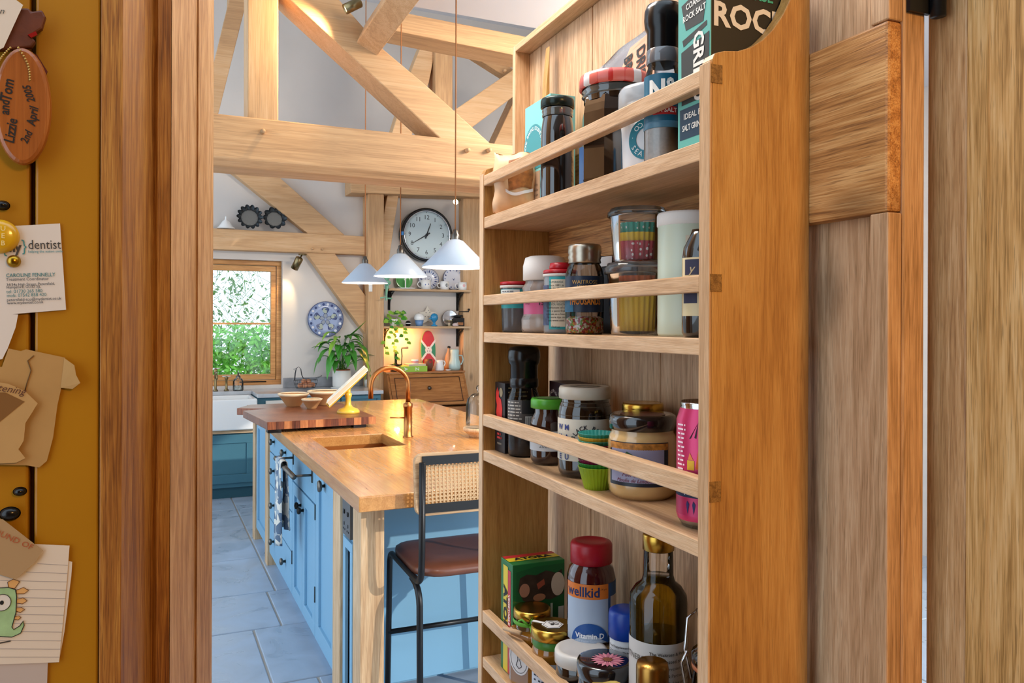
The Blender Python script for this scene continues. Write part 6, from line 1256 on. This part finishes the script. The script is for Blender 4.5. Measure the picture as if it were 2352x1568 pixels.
# leather apple shaped tag above
c0 = (-0.1056,0.9035,1.7847)
o = pin_thing('leather_tag', 'dark brown leather cut-out with red edge above wooden disc', 'ornament', c0)
ap = rel([(-0.1416,0.9035,1.7937), (-0.1166,0.9035,1.8029), (-0.1057,0.9035,1.8047), (-0.1038,0.9035,1.8016), (-0.0946,0.9035,1.8049), (-0.0916,0.9035,1.7985), (-0.0945,0.9035,1.7864), (-0.1041,0.9035,1.7776), (-0.0997,0.9035,1.7736), (-0.1033,0.9035,1.7671), (-0.1147,0.9035,1.7641), (-0.1415,0.9035,1.7569)], c0)
MB().prism(ap[::-1], 'y', -.012, -.004).build('leather', mat('brown_hide', '5c2a14', .5, noise=.3, nscale=60, bump=.2), o, bevel=.002)
rb = rel([(-0.1055,0.9035,1.7646), (-0.0996,0.9035,1.7629), (-0.0907,0.9035,1.7479), (-0.0929,0.9035,1.7407), (-0.1092,0.9035,1.7564)], c0); MB().prism(rb[::-1], 'y', -.0035, -.0012).build('red_ribbon', mat('dark_red_ribbon', '5a1210', .5), o)
MB().prism(rel([(-0.1063,0.9035,1.7782), (-0.0997,0.9035,1.7826), (-0.0982,0.9035,1.7794), (-0.1034,0.9035,1.7756)], c0)[::-1], 'y', -.0135, -.0118).build('red_bead', mat('red_bead', '8a1410', .25), o)
# papers at the left edge
def paper(nm, lbl, cat, pts, m, y=0., extra=None):
    c = pts[0]; o = pin_thing(nm, lbl, cat, (c[0], YP-y, c[2])); sheet(o, rel(pts, c), m, 'sheet', 0); 
    if extra: extra(o, c)
    return o
def scrawl(o, c): text(o, 'nn', .008, ink('4a443c'), on_plane((-0.1296-c[0], -.001, 1.7965-c[2]), (1, 0, .1), (-.1, 0, 1)), shear=.4)
paper('white_note', 'white note corner at top left overlapping the leather', 'paper', [(-0.1536,0.9035,1.8125), (-0.1268,0.9035,1.8172), (-0.1101,0.9035,1.8057), (-0.1259,0.9035,1.7625), (-0.1534,0.9035,1.7418)], M_paper, .014, scrawl)
bd = pin_thing('yellow_badge', 'round yellow button badge overlapping the dentist card', 'badge', (-0.1302,0.9025,1.5836))
MB().lathe([(0, .007), (.011, .0065), (.0155, .004), (.0165, 0)], 28).xf(Matrix.Rotation(PI/2, 4, 'X')).build('badge', mat('badge_yellow', 'd9ab1c', .25, coat=.5), bd)
for i, t in enumerate(('U', 'E', 'B')): text(bd, t, .0065, ink('ead28c'), on_plane((.0035, -.0075, .007-.007*i), (1, 0, 0), (0, 0, 1)), bold=.01)
paper('torn_note', 'white torn note under the dentist card', 'paper', [(-0.1527,0.9035,1.5107), (-0.115,0.9035,1.5085), (-0.1171,0.9035,1.4958), (-0.1236,0.9035,1.4755), (-0.1279,0.9035,1.4654), (-0.1526,0.9035,1.4599)], M_card, .0005)
# torn brown envelope
ev = [(-0.1229,0.9035,1.4755), (-0.1127,0.9035,1.4728), (-0.1083,0.9035,1.4745), (-0.0748,0.9035,1.4659), (-0.0763,0.9035,1.4534), (-0.0785,0.9035,1.4339), (-0.0814,0.9035,1.4189), (-0.0851,0.9035,1.3867), (-0.0903,0.9035,1.3642), (-0.0969,0.9035,1.3582), (-0.1073,0.9035,1.3611), (-0.1523,0.9035,1.3651), (-0.1526,0.9035,1.457), (-0.1282,0.9035,1.4578)]
def evx(o, c):
    fl_ = rel([(-0.0755,0.9035,1.4655), (-0.0664,0.9035,1.4584), (-0.0648,0.9035,1.4488), (-0.061,0.9035,1.4408), (-0.0678,0.9035,1.4349), (-0.0785,0.9035,1.4361)], c)
    g = MB(); g.add([(x, -.001-.010*max(0, (x-fl_[0][0])/.02), z) for x, z in fl_], [tuple(range(len(fl_)))]); g.build('flap', M_brown, o, solid=.0006)
    tr = rel([(-0.1017,0.9035,1.4684), (-0.1068,0.9035,1.4634), (-0.1039,0.9035,1.4539), (-0.1075,0.9035,1.4412), (-0.1089,0.9035,1.4344)], c); MB().tube([(x, -.0012, z) for x, z in tr], .0006, 4).build('tear', mat('tear_brown', '6a4c24', .8), o)
paper('torn_envelope', 'torn brown paper envelope with curled flap on mustard boards', 'envelope', ev, M_brown, .0005, evx)
fr2 = [(-0.1525,0.9035,1.4475), (-0.1228,0.9035,1.4416), (-0.1089,0.9035,1.4344), (-0.0979,0.9035,1.4217), (-0.1023,0.9035,1.4133), (-0.1081,0.9035,1.4029), (-0.1095,0.9035,1.3859), (-0.1139,0.9035,1.3777), (-0.108,0.9035,1.3688), (-0.1153,0.9035,1.365), (-0.1523,0.9035,1.3651)]
def frx(o, c):
    text(o, 'listening', .0095, ink('5a3020'), lambda x, y: on_plane((-0.1235-c[0], -.0011, 1.4366-c[2]), (1, 0, -.22), (.22, 0, 1))(x, y), shear=.3)
    d2 = rel([(-0.1328,0.9035,1.4335), (-0.1249,0.9035,1.4333), (-0.1089,0.9035,1.4238), (-0.1327,0.9035,1.402)], c); MB().prism(d2[::-1], 'y', -.0009, -.0006).build('dark_patch', mat('brown_patch', '7a5220', .7), o)
paper('torn_wrapper', 'smaller torn brown paper scrap with handwriting, over the envelope', 'paper', fr2, mat('brown_paper_b', 'b8935c', .75, noise=.06, nscale=30), .0045, frx)
# black pins
for lb, p, r in (('small scratched black pin head above the larger one', (-0.113,0.9035,1.336), .0058), ('larger oval black pin head below the scratched one', (-0.1213,0.9035,1.3151), .0088), ('black pin head left of mustard board groove, above dentist card', (-0.1283,0.9035,1.6138), .0062)):
    o = pin_thing('black_pin', lb, 'pin', p, group='black pins on the boards')
    MB().lathe([(0, .006), (r*.5, .0052), (r*.85, .003), (r, 0)], 18, sy=.75).xf(Matrix.Rotation(PI/2, 4, 'X')).build('head', M_blackp, o); MB().lathe([(r*1.0, .0), (r*1.05, .0005), (r*1.03, .001)], 18, sy=.75).xf(Matrix.Rotation(PI/2, 4, 'X')).build('rim', M_iron, o)
# lined sheets, drawing, brown card
paper('lined_sheet', 'back sheet of lined paper peeping out behind the drawing', 'paper', [(-0.0734,0.9035,1.264), (-0.0681,0.9035,1.2617), (-0.0688,0.9035,1.2487), (-0.0747,0.9035,1.1931), (-0.0792,0.9035,1.1643), (-0.1074,0.9035,1.1701), (-0.1077,0.9035,1.2665)], M_paper, .0)
def dino(o, c):
    def L(p, k=0): return (p[0]-c[0], p[2]-c[2])
    y_ = -.0009
    ln = MB()
    for i, (pa, pb_) in enumerate((((-0.0981,0.9035,1.264), (-0.0719,0.9035,1.2591)), ((-0.1077,0.9035,1.2571), (-0.0722,0.9035,1.2509)), ((-0.1513,0.9035,1.2551), (-0.0726,0.9035,1.2427)), ((-0.1513,0.9035,1.2472), (-0.0733,0.9035,1.2345)), ((-0.1512,0.9035,1.2389), (-0.0737,0.9035,1.2263)), ((-0.1512,0.9035,1.2305), (-0.0744,0.9035,1.2182)), ((-0.1512,0.9035,1.2226), (-0.0751,0.9035,1.21)), ((-0.1512,0.9035,1.2143), (-0.0759,0.9035,1.2015)), ((-0.1511,0.9035,1.206), (-0.0766,0.9035,1.1934)), ((-0.1511,0.9035,1.1976), (-0.0773,0.9035,1.1848)), ((-0.1511,0.9035,1.1893), (-0.0781,0.9035,1.1767)), ((-0.1511,0.9035,1.1814), (-0.0788,0.9035,1.169)))):
        a, b_ = L(pa), L(pb_); ln.beam((a[0], y_+.0002, a[1]), (b_[0], y_+.0002, b_[1]), .0001, .0005)
    ln.build('ruled_lines', ink('a09a98'), o)
    body = [L(p) for p in ((-0.1435,0.9035,1.2282), (-0.1442,0.9035,1.2392), (-0.14,0.9035,1.2453), (-0.1222,0.9035,1.2441), (-0.1164,0.9035,1.2412), (-0.1153,0.9035,1.2343), (-0.1159,0.9035,1.2187), (-0.1192,0.9035,1.2052), (-0.1177,0.9035,1.2024), (-0.1126,0.9035,1.2054), (-0.1097,0.9035,1.2097), (-0.109,0.9035,1.2053), (-0.1119,0.9035,1.1981), (-0.1191,0.9035,1.1954), (-0.1271,0.9035,1.1971), (-0.1342,0.9035,1.1991), (-0.1406,0.9035,1.2026))]
    def fl(pts, m, yy, nm): return MB().add([(x, yy, z) for x, z in pts], [tuple(range(len(pts)))]).build(nm, m, o, fix=False)
    fl(body, mat('crayon_green', '9cc08c', .8, noise=.15, nscale=90), y_-.0001, 'drawn_body')
    MB().tube([(x, y_-.0003, z) for x, z in body], .0004, 4, closed=True).build('drawn_outline', ink('1c2420'), o)
    for q in (((-0.1222,0.9035,1.2441), (-0.1229,0.9035,1.2493), (-0.1179,0.9035,1.2516), (-0.1128,0.9035,1.2484), (-0.1171,0.9035,1.2422)), ((-0.1157,0.9035,1.2403), (-0.1098,0.9035,1.2425), (-0.1054,0.9035,1.2389), (-0.1091,0.9035,1.236), (-0.1153,0.9035,1.2368)), ((-0.1153,0.9035,1.2317), (-0.1098,0.9035,1.2322), (-0.1065,0.9035,1.2288), (-0.1105,0.9035,1.2264), (-0.1153,0.9035,1.2279)), ((-0.1156,0.9035,1.2233), (-0.1112,0.9035,1.2231), (-0.1087,0.9035,1.2206), (-0.1123,0.9035,1.2181), (-0.116,0.9035,1.2204)), ((-0.1167,0.9035,1.215), (-0.1134,0.9035,1.2153), (-0.1116,0.9035,1.2133), (-0.1141,0.9035,1.2112), (-0.1174,0.9035,1.2125))):
        pts = [L(p) for p in q]; fl(pts, mat('crayon_orange', 'd8a868', .8), y_-.0001, 'drawn_spike'); MB().tube([(x, y_-.0003, z) for x, z in pts], .0003, 4, closed=True).build('drawn_outline', ink('5a3018'), o)
    e0 = L((-0.1275,0.9035,1.2301)); fl(disc_pts(e0[0], e0[1], .0075, .008, 20), ink('d8d4cc'), y_-.0003, 'drawn_eye'); MB().tube([(x, y_-.0004, z) for x, z in disc_pts(e0[0], e0[1], .0075, .008, 20)], .0003, 4, closed=True).build('drawn_outline', ink('1c2420'), o); fl(disc_pts(e0[0], e0[1], .0017, .0022, 12), ink('141414'), y_-.0005, 'drawn_pupil')
    g0 = L((-0.1242,0.9035,1.1907)); MB().beam((g0[0]-.012, y_, g0[1]), (g0[0]+.004, y_, g0[1]+.001), .0002, .0012).build('drawn_ground', ink('3a3630'), o)
paper('dinosaur_drawing', 'lined paper sheet with a green dinosaur drawing', 'drawing', [(-0.1521,0.9035,1.2885), (-0.0982,0.9035,1.2829), (-0.0704,0.9035,1.2785), (-0.0726,0.9035,1.2448), (-0.0792,0.9035,1.1639), (-0.1074,0.9035,1.1675), (-0.1517,0.9035,1.1736)], M_paper, .0008, dino)
def bcx(o, c): text(o, 'ROUND OF', .0075, ink('a8522c'), lambda x, y: on_plane((-0.1201-c[0], -.0009, 1.2921-c[2]), (1, 0, -.62), (.62, 0, 1))(x, y), sx=1.1)
paper('brown_card', 'plain brown card with faint red writing over the drawing', 'card', [(-0.1522,0.9035,1.316), (-0.1267,0.9035,1.311), (-0.093,0.9035,1.2767), (-0.0989,0.9035,1.2671), (-0.1157,0.9035,1.2513), (-0.152,0.9035,1.2694)], mat('brown_card', 'a88a62', .75), .0035, bcx)
paper('pale_sheet', 'pale grey sheet below the dinosaur drawing', 'paper', [(-0.1517,0.9035,1.1753), (-0.0889,0.9035,1.1656), (-0.0899,0.9035,1.1309), (-0.1517,0.9035,1.1428)], mat('paper_grey', 'b8aca6', .7), .0)
